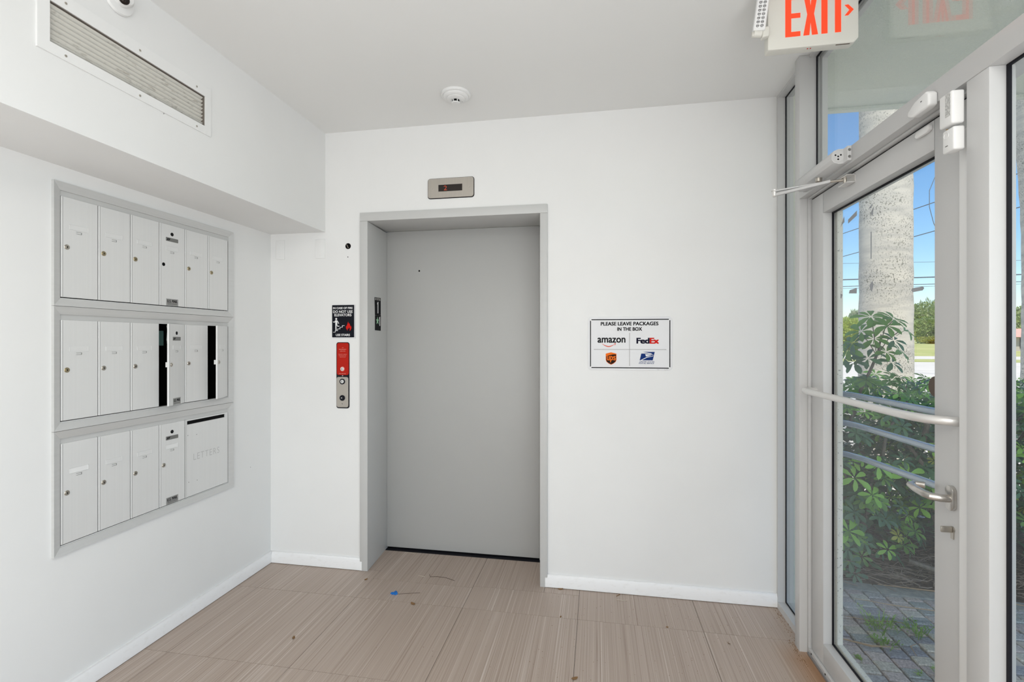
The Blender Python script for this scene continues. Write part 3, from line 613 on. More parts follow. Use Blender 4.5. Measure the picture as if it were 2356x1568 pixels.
# ---------------------------------------------------------------- security camera on the soffit (cut by the top of the frame)
g = thing('security_camera', 'small white dome camera with a dark lens above the air grille', 'camera', (SOF, 1.462, 2.652))
MB().lathe([(0, 0), (0.052, 0), (0.055, 0.004), (0.052, 0.012), (0.034, 0.016), (0, 0.016)], (SOF, 1.462, 2.660), (1, 0, 0), 32).build('mounting_ring', m_plast, g)
MB().lathe([(0.030, 0.014), (0.030, 0.030), (0.0275, 0.044), (0.018, 0.054), (0, 0.057)], (SOF, 1.462, 2.665), (1, -0.05, -0.25), 28).build('camera_dome', m_plast, g)
MB().lathe([(0.0155, 0), (0.0155, 0.006), (0.0125, 0.008), (0.010, 0.004), (0, 0.006)], (SOF+0.046, 1.446, 2.641), (0.75, -0.38, -0.54), 20).build('camera_lens', m_display, g)

# ================================================================== SMOKE DETECTOR
g = thing('smoke_detector', 'round white smoke detector on the ceiling before the elevator', 'smoke detector', (-0.742, 2.478, CEIL))
c = (-0.742, 2.478, CEIL)
MB().lathe([(0, 0), (0.077, 0), (0.079, 0.006), (0.078, 0.012), (0.070, 0.015), (0.068, 0.014), (0, 0.014)], c, (0, 0, -1), 48).build('detector_base', m_plast, g)
MB().lathe([(0.067, 0.014), (0.066, 0.020), (0.058, 0.026), (0.050, 0.0275), (0.049, 0.0265), (0.047, 0.030), (0.030, 0.036), (0.024, 0.0365), (0.022, 0.034), (0, 0.034)], c, (0, 0, -1), 48).build('detector_body', m_plast, g)
MB().lathe([(0, 0.034), (0.0195, 0.034), (0.0195, 0.046), (0, 0.046)], c, (0, 0, -1), 32).build('sensor_mesh', m_black, g)
for k in range(6):
    a = math.radians(60*k + 8); R = Matrix.Translation(Vector(c)) @ Matrix.Rotation(a, 4, 'Z')
    MB().box(0.0185, 0.0225, -0.0022, 0.0022, -0.047, -0.034, R).build('sensor_rib', m_plast, g, smooth=0)
MB().lathe([(0.0225, 0.0465), (0.023, 0.048), (0.020, 0.051), (0, 0.0515)], c, (0, 0, -1), 32).build('sensor_cap', m_plast, g)
MB().lathe([(0.0016, 0), (0.0016, 0.0006), (0, 0.0006)], (c[0]+0.030, c[1]+0.02, CEIL-0.0345), (0, 0, -1), 8).build('status_light', m_plate, g)

# ================================================================== ELEVATOR FITTINGS
B = on_back(BACK)
g = thing('floor_indicator', 'beige steel floor indicator with a dark display above the elevator', 'indicator panel', (-0.872, BACK, 2.354))
MB().prism(rrect(0.292, 0.1235, 0.017, 6, -0.8718, 2.3540), B, 0, 0.003).build('back_plate', m_gasket, g, smooth=0)
MB().prism(rrect(0.286, 0.1175, 0.015, 6, -0.8718, 2.3545), B, 0.003, 0.008).bevel(0.001, 1).build('face_plate', m_steel, g)
MB().prism([(-0.948, 2.334), (-0.799, 2.334), (-0.799, 2.374), (-0.948, 2.374)], B, 0.008, 0.0088).build('display', m_display, g, smooth=0)
tx = MB(); text(tx, '2', -0.914, -0.894, 2.340, 2.368, B, 0.0, 0.0092); tx.build('display_digit', m_digit, g, smooth=0)
for x in (-0.989, -0.757): MB().lathe([(0.0042, 0), (0.0040, 0.0014), (0, 0.0014)], (x, BACK-0.008, 2.354), (0, -1, 0), 12).build('screw', m_nickel, g)

g = thing('hall_call_panel', 'narrow red and steel elevator call panel below the fire sign', 'call panel', (-1.5775, BACK, 1.215))
MB().prism(rrect(0.0875, 0.415, 0.014, 5, -1.5775, 1.2145), B, 0, 0.004).build('back_plate', m_gasket, g, smooth=0)
MB().prism(rrect(0.080, 0.202, 0.013, 5, -1.5765, 1.3170), B, 0.004, 0.0065).bevel(0.0008, 1).build('red_plate', m_red, g, label='red fire service plate')
MB().prism(rrect(0.080, 0.190, 0.012, 5, -1.5785, 1.1090), B, 0.004, 0.0075).bevel(0.0008, 1).build('steel_plate', m_steel, g, label='brushed steel button plate')
tx = MB()
text(tx, 'IN', -1.581, -1.572, 1.3865, 1.3895, B, 0.0, 0.0069)
text(tx, 'FIRE EMERGENCY', -1.602, -1.552, 1.3755, 1.3795, B, 0.0, 0.0069); text(tx, 'OPERATION', -1.595, -1.559, 1.3640, 1.3680, B, 0.0, 0.0069)
for k, s in enumerate(('TURN KEY TO OPERATE', 'ELEVATOR FROM HALL', 'THEN RETURN KEY')): text(tx, s, -1.606+0.004*k, -1.548-0.004*k, 1.3450-0.0085*k, 1.3482-0.0085*k, B, 0.0, 0.0069)
tx.build('lettering', mat('pale_red_print', srgb(235, 170, 155), 0.6), g, smooth=0)
tx = MB(); text(tx, 'FIRE SERVICE', -1.602, -1.556, 1.2225, 1.2270, B, 0.0, 0.0069)
tx.build('lettering', mat('pale_red_print', srgb(235, 170, 155), 0.6), g, smooth=0)
MB().lathe([(0.0145, 0), (0.0145, 0.0006), (0, 0.0006)], (-1.5785, BACK-0.0065, 1.2545), (0, -1, 0), 24).build('switch_ring', mat('pale_red_ring', srgb(225, 150, 140), 0.6), g)
MB().lathe([(0.0105, 0), (0.0105, 0.005), (0.009, 0.006), (0, 0.006)], (-1.5785, BACK-0.0065, 1.2545), (0, -1, 0), 24).build('key_switch', m_slot, g)
MB().prism([(-1.5800, 1.249), (-1.5770, 1.249), (-1.5770, 1.260), (-1.5800, 1.260)], B, 0.0120, 0.0130).build('keyhole', m_black, g, smooth=0)
MB().prism(rrect(0.007, 0.004, 0.0015, 2, -1.5785, 1.2115), B, 0.004, 0.0055).build('indicator_light', m_white_ink, g)
for z, m2, nm in ((1.1755, m_slot, 'key_switch'), (1.0725, m_gasket, 'call_button')):
    MB().lathe([(0.0178, 0), (0.0178, 0.003), (0.0120, 0.0035), (0.0115, 0.001), (0, 0.001)], (-1.5785, BACK-0.0075, z), (0, -1, 0), 28).build('button_ring', m_signblk, g)
    MB().lathe([(0.0112, 0), (0.0112, 0.0042), (0.0095, 0.0055), (0, 0.0055)], (-1.5785, BACK-0.0075, z), (0, -1, 0), 24).build(nm, m2, g)
MB().prism([(-1.5805, 1.170), (-1.5775, 1.170), (-1.5775, 1.181), (-1.5805, 1.181)], B, 0.0130, 0.0135).build('keyhole', m_black, g, smooth=0)
MB().prism([(-1.584, 1.071), (-1.577, 1.071), (-1.577, 1.075), (-1.584, 1.075)], B, 0.0130, 0.0135).build('button_mark', m_white_ink, g, smooth=0)
MB().prism([(-1.5825, 1.0385), (-1.5785, 1.0320), (-1.5765, 1.0335), (-1.5800, 1.0390)], B, 0.0075, 0.0079).build('phone_mark', m_ink, g, smooth=0)

g = thing('fire_stairs_sign', 'small black fire sign beside the elevator frame showing stairs and a flame', 'sign', (-1.5745, BACK, 1.552))
MB().prism(rrect(0.158, 0.214, 0.006, 3, -1.5705, 1.5520), B, 0, 0.0025).build('white_backing', m_signw, g, smooth=0)
MB().prism(rrect(0.149, 0.203, 0.002, 2, -1.5755, 1.5545), B, 0.0025, 0.0050).build('sign_plate', m_signblk, g, smooth=0)
tx = MB()
text(tx, 'IN CASE OF FIRE', -1.643, -1.510, 1.6305, 1.6435, B, 0.0, 0.0054, thick=0.0010)
text(tx, 'DO NOT USE', -1.643, -1.510, 1.6060, 1.6225, B, 0.0, 0.0054, thick=0.0010)
text(tx, 'ELEVATORS', -1.634, -1.518, 1.5850, 1.6020, B, 0.0, 0.0054, thick=0.0010)
tx.build('lettering', m_white_ink, g, smooth=0)
tx = MB(); text(tx, 'USE STAIRS', -1.624, -1.528, 1.4605, 1.4750, B, 0.0, 0.0054, thick=0.0010)
tx.build('lettering', m_white_ink, g, smooth=0)
pg = MB(); f = 0.0050; h = 0.0056
pg.prism([(-1.6215 + 0.0062*math.cos(a), 1.5690 + 0.0068*math.sin(a)) for a in [2*PI*k/14 for k in range(14)]], B, f, h)
def strip(mb, pts, w, fn, a, b):
    for k_, ((x0, y0), (x1, y1)) in enumerate(zip(pts, pts[1:])):
        b = b + 0.00006 * (1 if k_ else 0) + 0.00002
        d = Vector((x1-x0, y1-y0)); 
        if d.length < 1e-6: continue
        d.normalize(); n = Vector((-d.y, d.x)) * w/2; e = d * w * 0.35
        mb.prism([(x0-n.x-e.x, y0-n.y-e.y), (x1-n.x+e.x, y1-n.y+e.y), (x1+n.x+e.x, y1+n.y+e.y), (x0+n.x-e.x, y0+n.y-e.y)], fn, a, b)
pg.prism([(-1.6285, 1.5600), (-1.6140, 1.5600), (-1.6140, 1.5360), (-1.6170, 1.5290), (-1.6275, 1.5290)], B, f, h)
h = 0.0058
strip(pg, [(-1.6275, 1.5575), (-1.6350, 1.5475), (-1.6415, 1.5510)], 0.0042, B, f, h)
strip(pg, [(-1.6160, 1.5580), (-1.6080, 1.5480), (-1.6045, 1.5400)], 0.0042, B, f, h)
h = 0.0061
strip(pg, [(-1.6235, 1.5310), (-1.6235, 1.5130), (-1.6225, 1.5000)], 0.0068, B, f, h)
h = 0.0064
strip(pg, [(-1.6185, 1.5310), (-1.6105, 1.5225), (-1.6020, 1.5235)], 0.0050, B, f, h)
pg.build('stair_figure', m_white_ink, g, smooth=0)
st = MB(); strip(st, [(-1.6415, 1.4860), (-1.6275, 1.4860), (-1.6275, 1.4955), (-1.6115, 1.4955), (-1.6115, 1.5060), (-1.5955, 1.5060), (-1.5955, 1.5165), (-1.5795, 1.5165), (-1.5795, 1.5270), (-1.5655, 1.5270)], 0.0027, B, f, h)
st.build('stair_line', m_white_ink, g, smooth=0)
h = 0.0056
fx, fz = -1.5365, 1.5220
fm = MB().prism([(fx-0.009, fz-0.027), (fx-0.0185, fz-0.010), (fx-0.0190, fz+0.000), (fx-0.0150, fz+0.0050), (fx-0.0145, fz-0.003), (fx-0.0105, fz+0.010), (fx-0.0040, fz+0.0300), (fx+0.0000, fz+0.016), (fx+0.0050, fz+0.020), (fx+0.0085, fz+0.009), (fx+0.0120, fz-0.001), (fx+0.0160, fz+0.003), (fx+0.0185, fz-0.010), (fx+0.0120, fz-0.024), (fx+0.0065, fz-0.028), (fx+0.0085, fz-0.014), (fx+0.0015, fz-0.005), (fx-0.0005, fz-0.016), (fx-0.0060, fz-0.012)], B, f, h)
fm.build('flame', m_red_ink, g, smooth=0)

g = thing('package_notice', 'white rectangular PLEASE LEAVE PACKAGES IN THE BOX sign with a black border', 'sign', (0.183, BACK, 1.4125))
SX0, SX1, SZ0, SZ1 = -0.0545, 0.4115, 1.2645, 1.5665
cx_, cz_ = (SX0+SX1)/2, (SZ0+SZ1)/2
MB().prism(rrect(SX1-SX0, SZ1-SZ0, 0.022, 6, cx_, cz_), B, 0, 0.003).bevel(0.0006, 1).build('sign_plate', m_signw, g)
a, b, c, d = -0.0415, 0.4010, 1.2755, 1.5540; f = 0.003; h = 0.0036
bo = MB(); t_ = 0.0052
for q in ((a, b, d-t_, d), (a, b, c, c+t_), (a, a+t_, c+t_, d-t_), (b-t_, b, c+t_, d-t_)): bo.prism([(q[0], q[2]), (q[1], q[2]), (q[1], q[3]), (q[0], q[3])], B, f, h)
bo.build('border', m_ink, g, smooth=0)
bo = MB()
for q in ((-0.0200, 0.1780, 1.3805, 1.3832), (0.1808, 0.3800, 1.3805, 1.3832), (0.1780, 0.1808, 1.2890, 1.4760)): bo.prism([(q[0], q[2]), (q[1], q[2]), (q[1], q[3]), (q[0], q[3])], B, f, h)
bo.build('divider', m_plate, g, smooth=0)
tx = MB(); text(tx, 'PLEASE LEAVE PACKAGES', 0.0190, 0.3370, 1.5175, 1.5385, B, 0.0, h, thick=0.0019); text(tx, 'IN THE BOX', 0.1110, 0.2480, 1.4875, 1.5080, B, 0.0, h, thick=0.0019)
tx.build('lettering', m_ink, g, smooth=0)
tx = MB(); text(tx, 'amazon', 0.0010, 0.1570, 1.4200, 1.4490, B, 0.0, h, thick=0.0026)
tx.build('lettering', m_ink, g, smooth=0)
tx = MB(); text(tx, 'Fed', 0.2170, 0.2890, 1.4150, 1.4480, B, 0.0, h, spacing=0.92, thick=0.0042); tx.build('lettering', m_navy, g, smooth=0)
tx = MB(); text(tx, 'Ex', 0.2895, 0.3400, 1.4150, 1.4480, B, 0.0, h, spacing=0.92, thick=0.0042); tx.build('lettering', m_red_ink, g, smooth=0)
sm = MB(); N_ = 14; up = []; lo = []
for i in range(N_+1):
    q = i/N_; x = 0.0240 + q*0.0740; zc0 = 1.4165 - 0.0150*math.sin(PI*min(q*1.02, 1)*0.92); th = 0.0006 + 0.0052*math.sin(PI*q)**0.8
    up.append((x, zc0)); lo.append((x, zc0 - th))
for i in range(N_): sm.prism([lo[i], lo[i+1], up[i+1], up[i]], B, f, h)
sm.prism([(0.0930, 1.4160), (0.1030, 1.4175), (0.1040, 1.4145), (0.0985, 1.4045), (0.0965, 1.4045), (0.1000, 1.4130), (0.0935, 1.4135)], B, f, h)
sm.build('smile_arrow', m_smile, g, smooth=0)
# brown shield
ux, uz = 0.0770, 1.3320
sh_ = [(-0.0300, 0.0260), (0, 0.0340), (0.0300, 0.0260), (0.0300, -0.0100), (0.0255, -0.0210), (0.0130, -0.0310), (0, -0.0370), (-0.0130, -0.0310), (-0.0255, -0.0210), (-0.0300, -0.0100)]
MB().prism([(ux+x, uz+z) for x, z in sh_], B, f, f+0.0003).build('shield_emblem', m_orange, g, smooth=0)
MB().prism([(ux-0.0275, uz-0.0100), (ux-0.0235, uz-0.0198), (ux-0.0120, uz-0.0290), (ux, uz-0.0345), (ux+0.0120, uz-0.0290), (ux+0.0235, uz-0.0198), (ux+0.0275, uz-0.0100), (ux+0.0275, uz+0.0225), (ux+0.0080, uz+0.0215), (ux-0.0120, uz+0.0165), (ux-0.0275, uz+0.0110)][::1], B, f+0.0003, f+0.0006).build('shield_field', mat('shield_brown', (0.020, 0.010, 0.006, 1), 0.7, spec=0.15), g, smooth=0)
tx = MB(); text(tx, 'ups', ux-0.0240, ux+0.0255, uz-0.0235, uz+0.0130, B, 0.0, f+0.0010, thick=0.0020); tx.build('lettering', m_orange, g, smooth=0)
# slanted blue emblem
ex, ez = 0.2330, 1.3215
def em(pts, m_, w0, w1, nm): MB().prism([(ex+x, ez+z) for x, z in pts], B, w0, w1).build(nm, m_, g, smooth=0)
em([(0.0020, 0), (0.0730, 0), (0.0840, 0.0475), (0.0130, 0.0475)], m_blue, f, f+0.0003, 'slanted_emblem')
em([(0.0105, 0.0380), (0.0440, 0.0375), (0.0700, 0.0330), (0.0780, 0.0270), (0.0740, 0.0320), (0.0640, 0.0395), (0.0145, 0.0480), (0.0120, 0.0480)], m_signw, f+0.0003, f+0.0006, 'emblem_stripe')
em([(0.0060, 0.0005), (0.0460, 0.0215), (0.0700, 0.0235), (0.0760, 0.0280), (0.0740, 0.0220), (0.0440, 0.0160), (0.0140, 0.0002)], m_signw, f+0.0003, f+0.0006, 'emblem_stripe')
em([(0.0320, 0.0345), (0.0560, 0.0335), (0.0700, 0.0290), (0.0560, 0.0265), (0.0360, 0.0215)], m_signw, f+0.0003, f+0.0006, 'emblem_stripe')
tx = MB(); text(tx, 'UNITED STATES', ex+0.0005, ex+0.0810, ez-0.0115, ez-0.0050, B, 0.02, h, skew=0.002); text(tx, 'POSTAL SERVICE', ex-0.0030, ex+0.0790, ez-0.0205, ez-0.0135, B, 0.02, h, skew=0.002); tx.build('lettering', m_blue, g, smooth=0)
tx = MB(); text(tx, 'www.                  No. 0796', 0.3290, 0.3890, 1.2680, 1.2710, B, 0.0, h); tx.build('lettering', m_plate, g, smooth=0)
for x in (a+0.004, b-0.004):
    for z in (c+0.004, d-0.004): MB().lathe([(0.0046, 0), (0.0042, 0.0018), (0, 0.002)], (x, BACK-0.003, z), (0, -1, 0), 12).build('screw', m_slot, g)

def wall_plate(x0, x1, z0, z1, label):
    g = thing('blank_wall_plate', label, 'wall plate', ((x0+x1)/2, BACK, (z0+z1)/2))
    MB().prism(rrect(x1-x0, z1-z0, 0.003, 3, (x0+x1)/2, (z0+z1)/2), B, 0, 0.005).bevel(0.0015).build('plate', m_wall, g)
    for z in (z1-0.018, z0+0.018): MB().lathe([(0.003, 0), (0.0028, 0.0008), (0, 0.0008)], ((x0+x1)/2, BACK-0.005, z), (0, -1, 0), 10).build('screw', m_slot, g)
wall_plate(-2.046, -1.984, 1.955, 2.079, 'blank white wall plate near the left corner')
wall_plate(-1.768, -1.700, 1.954, 2.075, 'blank white wall plate nearer the elevator frame')

g = thing('key_switch_hole', 'round black open hole with a wire left of the elevator frame', 'wall opening', (-1.5433, BACK, 2.026))
MB().lathe([(0.0185, 0), (0.0185, 0.0012), (0.0160, 0.0012), (0.0155, 0.0003), (0, 0.0003)], (-1.5433, BACK, 2.026), (0, -1, 0), 24).build('hole_rim', m_black, g)
MB().tube([(-1.552, BACK-0.0015, 2.036), (-1.546, BACK-0.003, 2.025), (-1.541, BACK-0.0015, 2.013)], 0.0013, 6).build('wire', m_fluff, g)
MB().lathe([(0.0032, 0), (0.0030, 0.0006), (0, 0.0006)], (-1.545, BACK, 1.958), (0, -1, 0), 10).build('screw_hole', m_black, g)

# floor number plates on the left jamb of the elevator frame (surface runs from x=-1.4056 at y=2.793 to -1.4315 at y=3.132)
g = thing('floor_number_plate', 'black tactile floor number plate inside the left elevator jamb', 'sign', (-1.4125, 2.955, 1.60))
dirj = Vector((-0.0259, 0.339, 0)).normalized(); nj = Vector((0.339, 0.0259, 0)).normalized(); oj = Vector((-1.4056, 2.793, 0))
J = lambda u, v, w: tuple(oj + dirj*u + nj*w + Vector((0, 0, v)))
MB().prism([(0.122, 1.597), (0.216, 1.604), (0.216, 1.716), (0.114, 1.712)][::-1], J, 0, 0.003).build('plate', m_ink, g, smooth=0)
MB().prism([(0.121, 1.500), (0.216, 1.498), (0.218, 1.603), (0.122, 1.596)], J, 0, 0.003).build('plate', m_ink, g, smooth=0)
MB().prism([(0.116, 1.694), (0.214, 1.697), (0.214, 1.714), (0.115, 1.710)], J, 0.003, 0.0034).build('braille_strip', mat('worn_silver', (0.35, 0.34, 0.32, 1), 0.6, noise=((120, 120, 120), 0.45, 0.55, (0.03, 0.03, 0.03, 1))), g, smooth=0)
for (u_, v0_, v1_, w_) in ((0.160, 1.611, 1.686, 0.012), (0.192, 1.530, 1.590, 0.011)):
    hh_ = v1_ - v0_; MB().prism([(u_, v0_), (u_+w_, v0_), (u_+w_, v1_), (u_+w_*0.35, v1_), (u_-w_*0.55, v1_-hh_*0.13), (u_-w_*0.55, v1_-hh_*0.24), (u_, v1_-hh_*0.16)], J, 0.003, 0.0037).build('digit', m_white_ink, g, smooth=0)
star = []
for k in range(10):
    r = 0.027 if k % 2 == 0 else 0.011; a_ = math.radians(90 + 36*k); star.append((0.158 + r*math.cos(a_), 1.562 + r*1.0*math.sin(a_)))
MB().prism(star, J, 0.003, 0.0037).build('star', m_glowgreen, g, smooth=0)

# ================================================================== EXIT SIGN hanging from the ceiling by the entrance
YE = 1.958; E_ = on_back(YE - 0.0)
g = thing('exit_sign', 'white EXIT sign with red letters hanging at the entrance door', 'exit sign', (0.79, YE+0.02, CEIL))
X0, X1, ZA, ZB_ = 0.633, 0.9415, 2.5245, 2.735
house = [(X0, ZA+0.0), (X1-0.016, ZA-0.000), (X1, ZA+0.0165), (X1, ZB_), (X0, ZB_)]
MB().prism(house, on_back(YE), 0.0, -0.042).bevel(0.0035, 3).build('housing', m_plast_w, g)
MB().box(X0+0.09, X1-0.09, YE+0.008, YE+0.034, ZB_-0.001, CEIL).build('ceiling_canopy', m_plast_w, g, smooth=0)
f, h = 0.0, 0.0008; zb, zt2 = 2.5660, 2.7210; sk = (2.5690-2.5660)
def sl(x): return 0.0
L_ = MB()
def R4(x0, x1, z0, z1): L_.prism([(x0, z0), (x1, z0), (x1, z1), (x0, z1)], on_back(YE), f, h)
sw = 0.0205
R4(0.6930, 0.6930+sw, zb, zt2); R4(0.6930+sw, 0.7450, zb, zb+0.018); R4(0.6930+sw, 0.7450, zt2-0.018, zt2); zm = (zb+zt2)/2; R4(0.6930+sw, 0.7450, zm-0.009, zm+0.009)
XC = 0.7800
L_.prism([(0.7550, zb), (0.7755, zb), (XC, zm-0.030), (0.7845, zb), (0.8050, zb), (XC+0.0115, zm), (0.8050, zt2), (0.7845, zt2), (XC, zm+0.030), (0.7755, zt2), (0.7550, zt2), (XC-0.0115, zm)], on_back(YE), f, h)
R4(0.8165, 0.8165+sw, zb, zt2)
R4(0.8620, 0.8620+sw, zb, zt2); R4(0.8460, 0.8620, zt2-0.018, zt2); R4(0.8620+sw, 0.8985, zt2-0.018, zt2)
L_.build('lettering', m_exitred, g, smooth=0)
ar = MB().prism([(0.8940, 2.6240), (0.9065, 2.6240), (0.9245, 2.6440), (0.9065, 2.6640), (0.8940, 2.6630), (0.9100, 2.6440)], on_back(YE), f, h); ar.build('arrow', m_exitred, g, smooth=0)
for x in (0.775, 0.785): MB().box(x-0.0022, x+0.0022, YE+0.012, YE+0.017, ZA-0.0006, ZA+0.001).build('test_light', m_red_ink, g, smooth=0)
MB().box(0.868, 0.915, YE+0.006, YE+0.010, ZA-0.0006, ZA+0.001).build('label_strip', m_bronze, g, smooth=0)
# the lamp head on its left end
lh = thing('emergency_lamp_head', 'tilted white emergency lamp head with rows of lenses left of the EXIT sign', 'emergency light', (0.60, 1.95, 2.60))
R = Matrix.Translation((0.6035, 1.930, 2.665)) @ Matrix.Rotation(math.radians(7.5), 4, 'Y') @ Matrix.Rotation(math.radians(-8), 4, 'Z')
MB().box(-0.021, 0.021, 0.0, 0.040, -0.078, 0.070, R).bevel(0.004).build('lamp_housing', m_plast, lh)
MB().box(-0.0165, 0.0165, -0.0012, 0.0, -0.070, 0.064, R).build('lens_panel', mat('lens_panel_white', (0.9, 0.9, 0.9, 1), 0.2, coat=1), lh, smooth=0)
for i in range(9):
    for j in (-1, 1):
        c = R @ Vector((j*0.0073, -0.0012, -0.0625 + i*0.0145)); ax = R.to_3x3() @ Vector((0, -1, 0))
        MB().lathe([(0.0058, 0), (0.0056, 0.0012), (0.0038, 0.0004), (0.0022, 0.0016), (0, 0.0018)], c, ax, 14).build('lens', mat('lens_grey', (0.35, 0.35, 0.35, 1), 0.1, 0.4) if 'lens_grey' not in bpy.data.materials else bpy.data.materials['lens_grey'], lh)
MB().tube([(0.578, 1.945, 2.583), (0.606, 1.945, 2.580)], [0.013, 0.013], 14).build('swivel_knuckle', m_plast_w, lh)
MB().tube([(0.572, 1.945, 2.580), (0.580, 1.945, 2.580)], [0.009, 0.009], 10).build('swivel_cap', m_plast_w, lh)
MB().hexa([(0.606, 1.935, 2.562), (0.633, 1.935, 2.568), (0.633, 1.962, 2.568), (0.606, 1.962, 2.562), (0.606, 1.935, 2.600), (0.633, 1.935, 2.606), (0.633, 1.962, 2.606), (0.606, 1.962, 2.600)]).bevel(0.006, 3).build('swivel_arm', m_plast_w, lh)

# ================================================================== DOOR CLOSER on the transom bar
g = thing('door_closer', 'white overhead door closer with a jointed arm on the transom bar', 'door closer', (0.9165, 2.08, 2.11))
q = 0.9165
oct_ = [(q, 2.092), (q, 2.146), (q-0.030, 2.146), (q-0.046, 2.140), (q-0.054, 2.128), (q-0.054, 2.108), (q-0.046, 2.096), (q-0.030, 2.090)]
MB().prism(oct_, lambda u, v, w: (u, w, v), 1.985, 2.330).bevel(0.0015).build('closer_body', m_frame, g)
MB().box(q-0.014, q, 1.955, 2.345, 2.092, 2.1455).bevel(0.001).build('mounting_plate', m_frame, g)
for z in (2.106, 2.131): MB().lathe([(0.0055, 0), (0.0050, 0.001), (0.0025, 0.0003), (0, 0.0003)], (q-0.007, 1.955, z), (0, -1, 0), 12).build('plate_screw', m_plate, g)
cc = (q-0.032, 1.985, 2.118)
MB().lathe([(0.0205, 0), (0.0205, 0.0012), (0, 0.0012)], cc, (0, -1, 0), 28).build('end_cap', m_frame, g)
for a_ in (90, 210, 330): MB().lathe([(0.0032, 0), (0.003, 0.0004), (0, 0.0004)], (cc[0]+0.0105*math.cos(math.radians(a_+180)), 1.9838, cc[2]+0.0105*math.sin(math.radians(a_+180))), (0, -1, 0), 10).build('valve_hole', m_black, g)
MB().lathe([(0.0032, 0), (0.003, 0.0004), (0, 0.0004)], (cc[0], 1.9838, cc[2]), (0, -1, 0), 10).build('valve_hole', m_black, g)
piv = (q-0.030, 2.150, 2.082); elbow = (0.742, 2.215, 2.055); shoe = (0.948, 2.055, 2.050)
MB().lathe([(0.012, 0.0), (0.012, 0.014), (0.009, 0.018), (0, 0.018)], (piv[0], piv[1], 2.092), (0, 0, -1), 18).build('spindle', m_nickel, g)
def flatbar(mb, p, r, w, h):
    p = Vector(p); r = Vector(r); d = (r-p).normalized(); s_ = d.cross(Vector((0, 0, 1))).normalized(); u_ = s_.cross(d)
    pts = []
    for hh in (-h/2, h/2):
        for (e, ss) in ((p, -w), (r, -w), (r, w), (p, w)): pts.append(e + s_*ss/2 + u_*hh)
    mb.hexa(pts); return mb
flatbar(MB(), (piv[0], piv[1], 2.070), (elbow[0], elbow[1], 2.066), 0.020, 0.006).bevel(0.0015).build('main_arm', m_frame, g)
flatbar(MB(), (elbow[0], elbow[1], 2.050), (0.905, 2.088, 2.058), 0.014, 0.011).bevel(0.002).build('fore_arm', m_frame, g)
MB().tube([(0.895, 2.096, 2.058), (0.940, 2.061, 2.052)], 0.0055, 10).build('threaded_rod', m_nickel, g)
MB().lathe([(0.0125, 0.0), (0.0125, 0.005), (0.009, 0.006), (0.009, 0.026), (0.006, 0.030), (0, 0.030)], (elbow[0], elbow[1], 2.072), (0, 0, -1), 18).build('elbow_joint', m_pbar, g)
sb = MB(); sb.box(0.9575, 0.9605, 2.020, 2.085, 2.030, 2.062); sb.box(0.930, 0.9585, 2.020, 2.085, 2.058, 2.062); sb.box(0.930, 0.9585, 2.020, 2.085, 2.030, 2.034); sb.build('arm_shoe', m_pbar, g, smooth=0)
MB().lathe([(0.006, 0), (0.006, 0.034), (0, 0.034)], (0.940, 2.055, 2.065), (0, 0, -1), 12).build('shoe_pin', m_nickel, g)

# ================================================================== DOOR ALARM PARTS
R_ = on_right(0.9165)
g = thing('contact_sensor', 'small white wedge-shaped contact sensor stuck on the transom bar', 'sensor', (0.9165, 1.555, 2.098))
MB().prism([(1.500, 2.110), (1.500, 2.076), (1.512, 2.072), (1.570, 2.072), (1.592, 2.082), (1.592, 2.096), (1.560, 2.113), (1.512, 2.120)], R_, 0, 0.024).bevel(0.005, 3).build('sensor_body', m_plast, g)
MB().box(0.8920, 0.8928, 1.530, 1.5315, 2.098, 2.101).build('mark', m_ink, g, smooth=0); MB().box(0.8920, 0.8928, 1.527, 1.5285, 2.098, 2.101).build('mark', m_ink, g, smooth=0)
g = thing('sensor_magnet', 'little white magnet piece on the top rail of the door', 'sensor', (0.960, 1.62, 2.052))
MB().prism([(1.592, 2.060), (1.592, 2.046), (1.604, 2.040), (1.650, 2.040), (1.658, 2.048), (1.650, 2.060)], on_right(0.960), 0, 0.012).bevel(0.003, 2).build('magnet_body', m_plast, g)

AX = 0.9185
g = thing('alarm_box', 'upper white alarm box with a printed grey label on the door post', 'alarm', (AX, 1.435, 2.04))
MB().box(AX-0.030, AX, 1.4045, 1.452, 1.985, 2.070).bevel(0.005, 3).build('box_body', m_plast, g)
MB().box(AX-0.0306, AX-0.030, 1.4045+0.005, 1.4275, 2.007, 2.066).build('printed_label', mat('grey_print', (0.42, 0.42, 0.41, 1), 0.7, noise=((1, 260, 160), 0.45, 0.55, (0.62, 0.62, 0.60, 1))), g, smooth=0)
MB().tube([(AX-0.012, 1.447, 1.990), (AX-0.012, 1.449, 1.984)], 0.0035, 8).build('stain', m_amber, g)
g = thing('alarm_siren', 'lower white siren box with a round embossed ring on the door post', 'alarm', (AX, 1.432, 1.955))
MB().box(AX-0.026, AX, 1.404, 1.446, 1.918, 1.978).bevel(0.0045, 3).build('box_body', m_plast, g)
ring = MB()
cpt = [(AX-0.0262, 1.4305 + 0.0085*math.cos(a), 1.962 + 0.0085*math.sin(a)) for a in [2*PI*k/24 for k in range(25)]]
ring.tube(cpt, 0.0008, 5, cap=False); ring.build('embossed_ring', m_slot, g)
MB().box(AX-0.0264, AX-0.026, 1.425, 1.434, 1.9335, 1.936).build('slot', m_plate, g, smooth=0)
g = thing('cable_raceway', 'slim white vertical cable cover running down the latch side of the door', 'cable cover', (0.95, 1.42, 1.0))
MB().box(0.944, 0.960, 1.4330, 1.4665, 0.034, 1.985).bevel(0.0025, 2).build('raceway', m_plast, g)

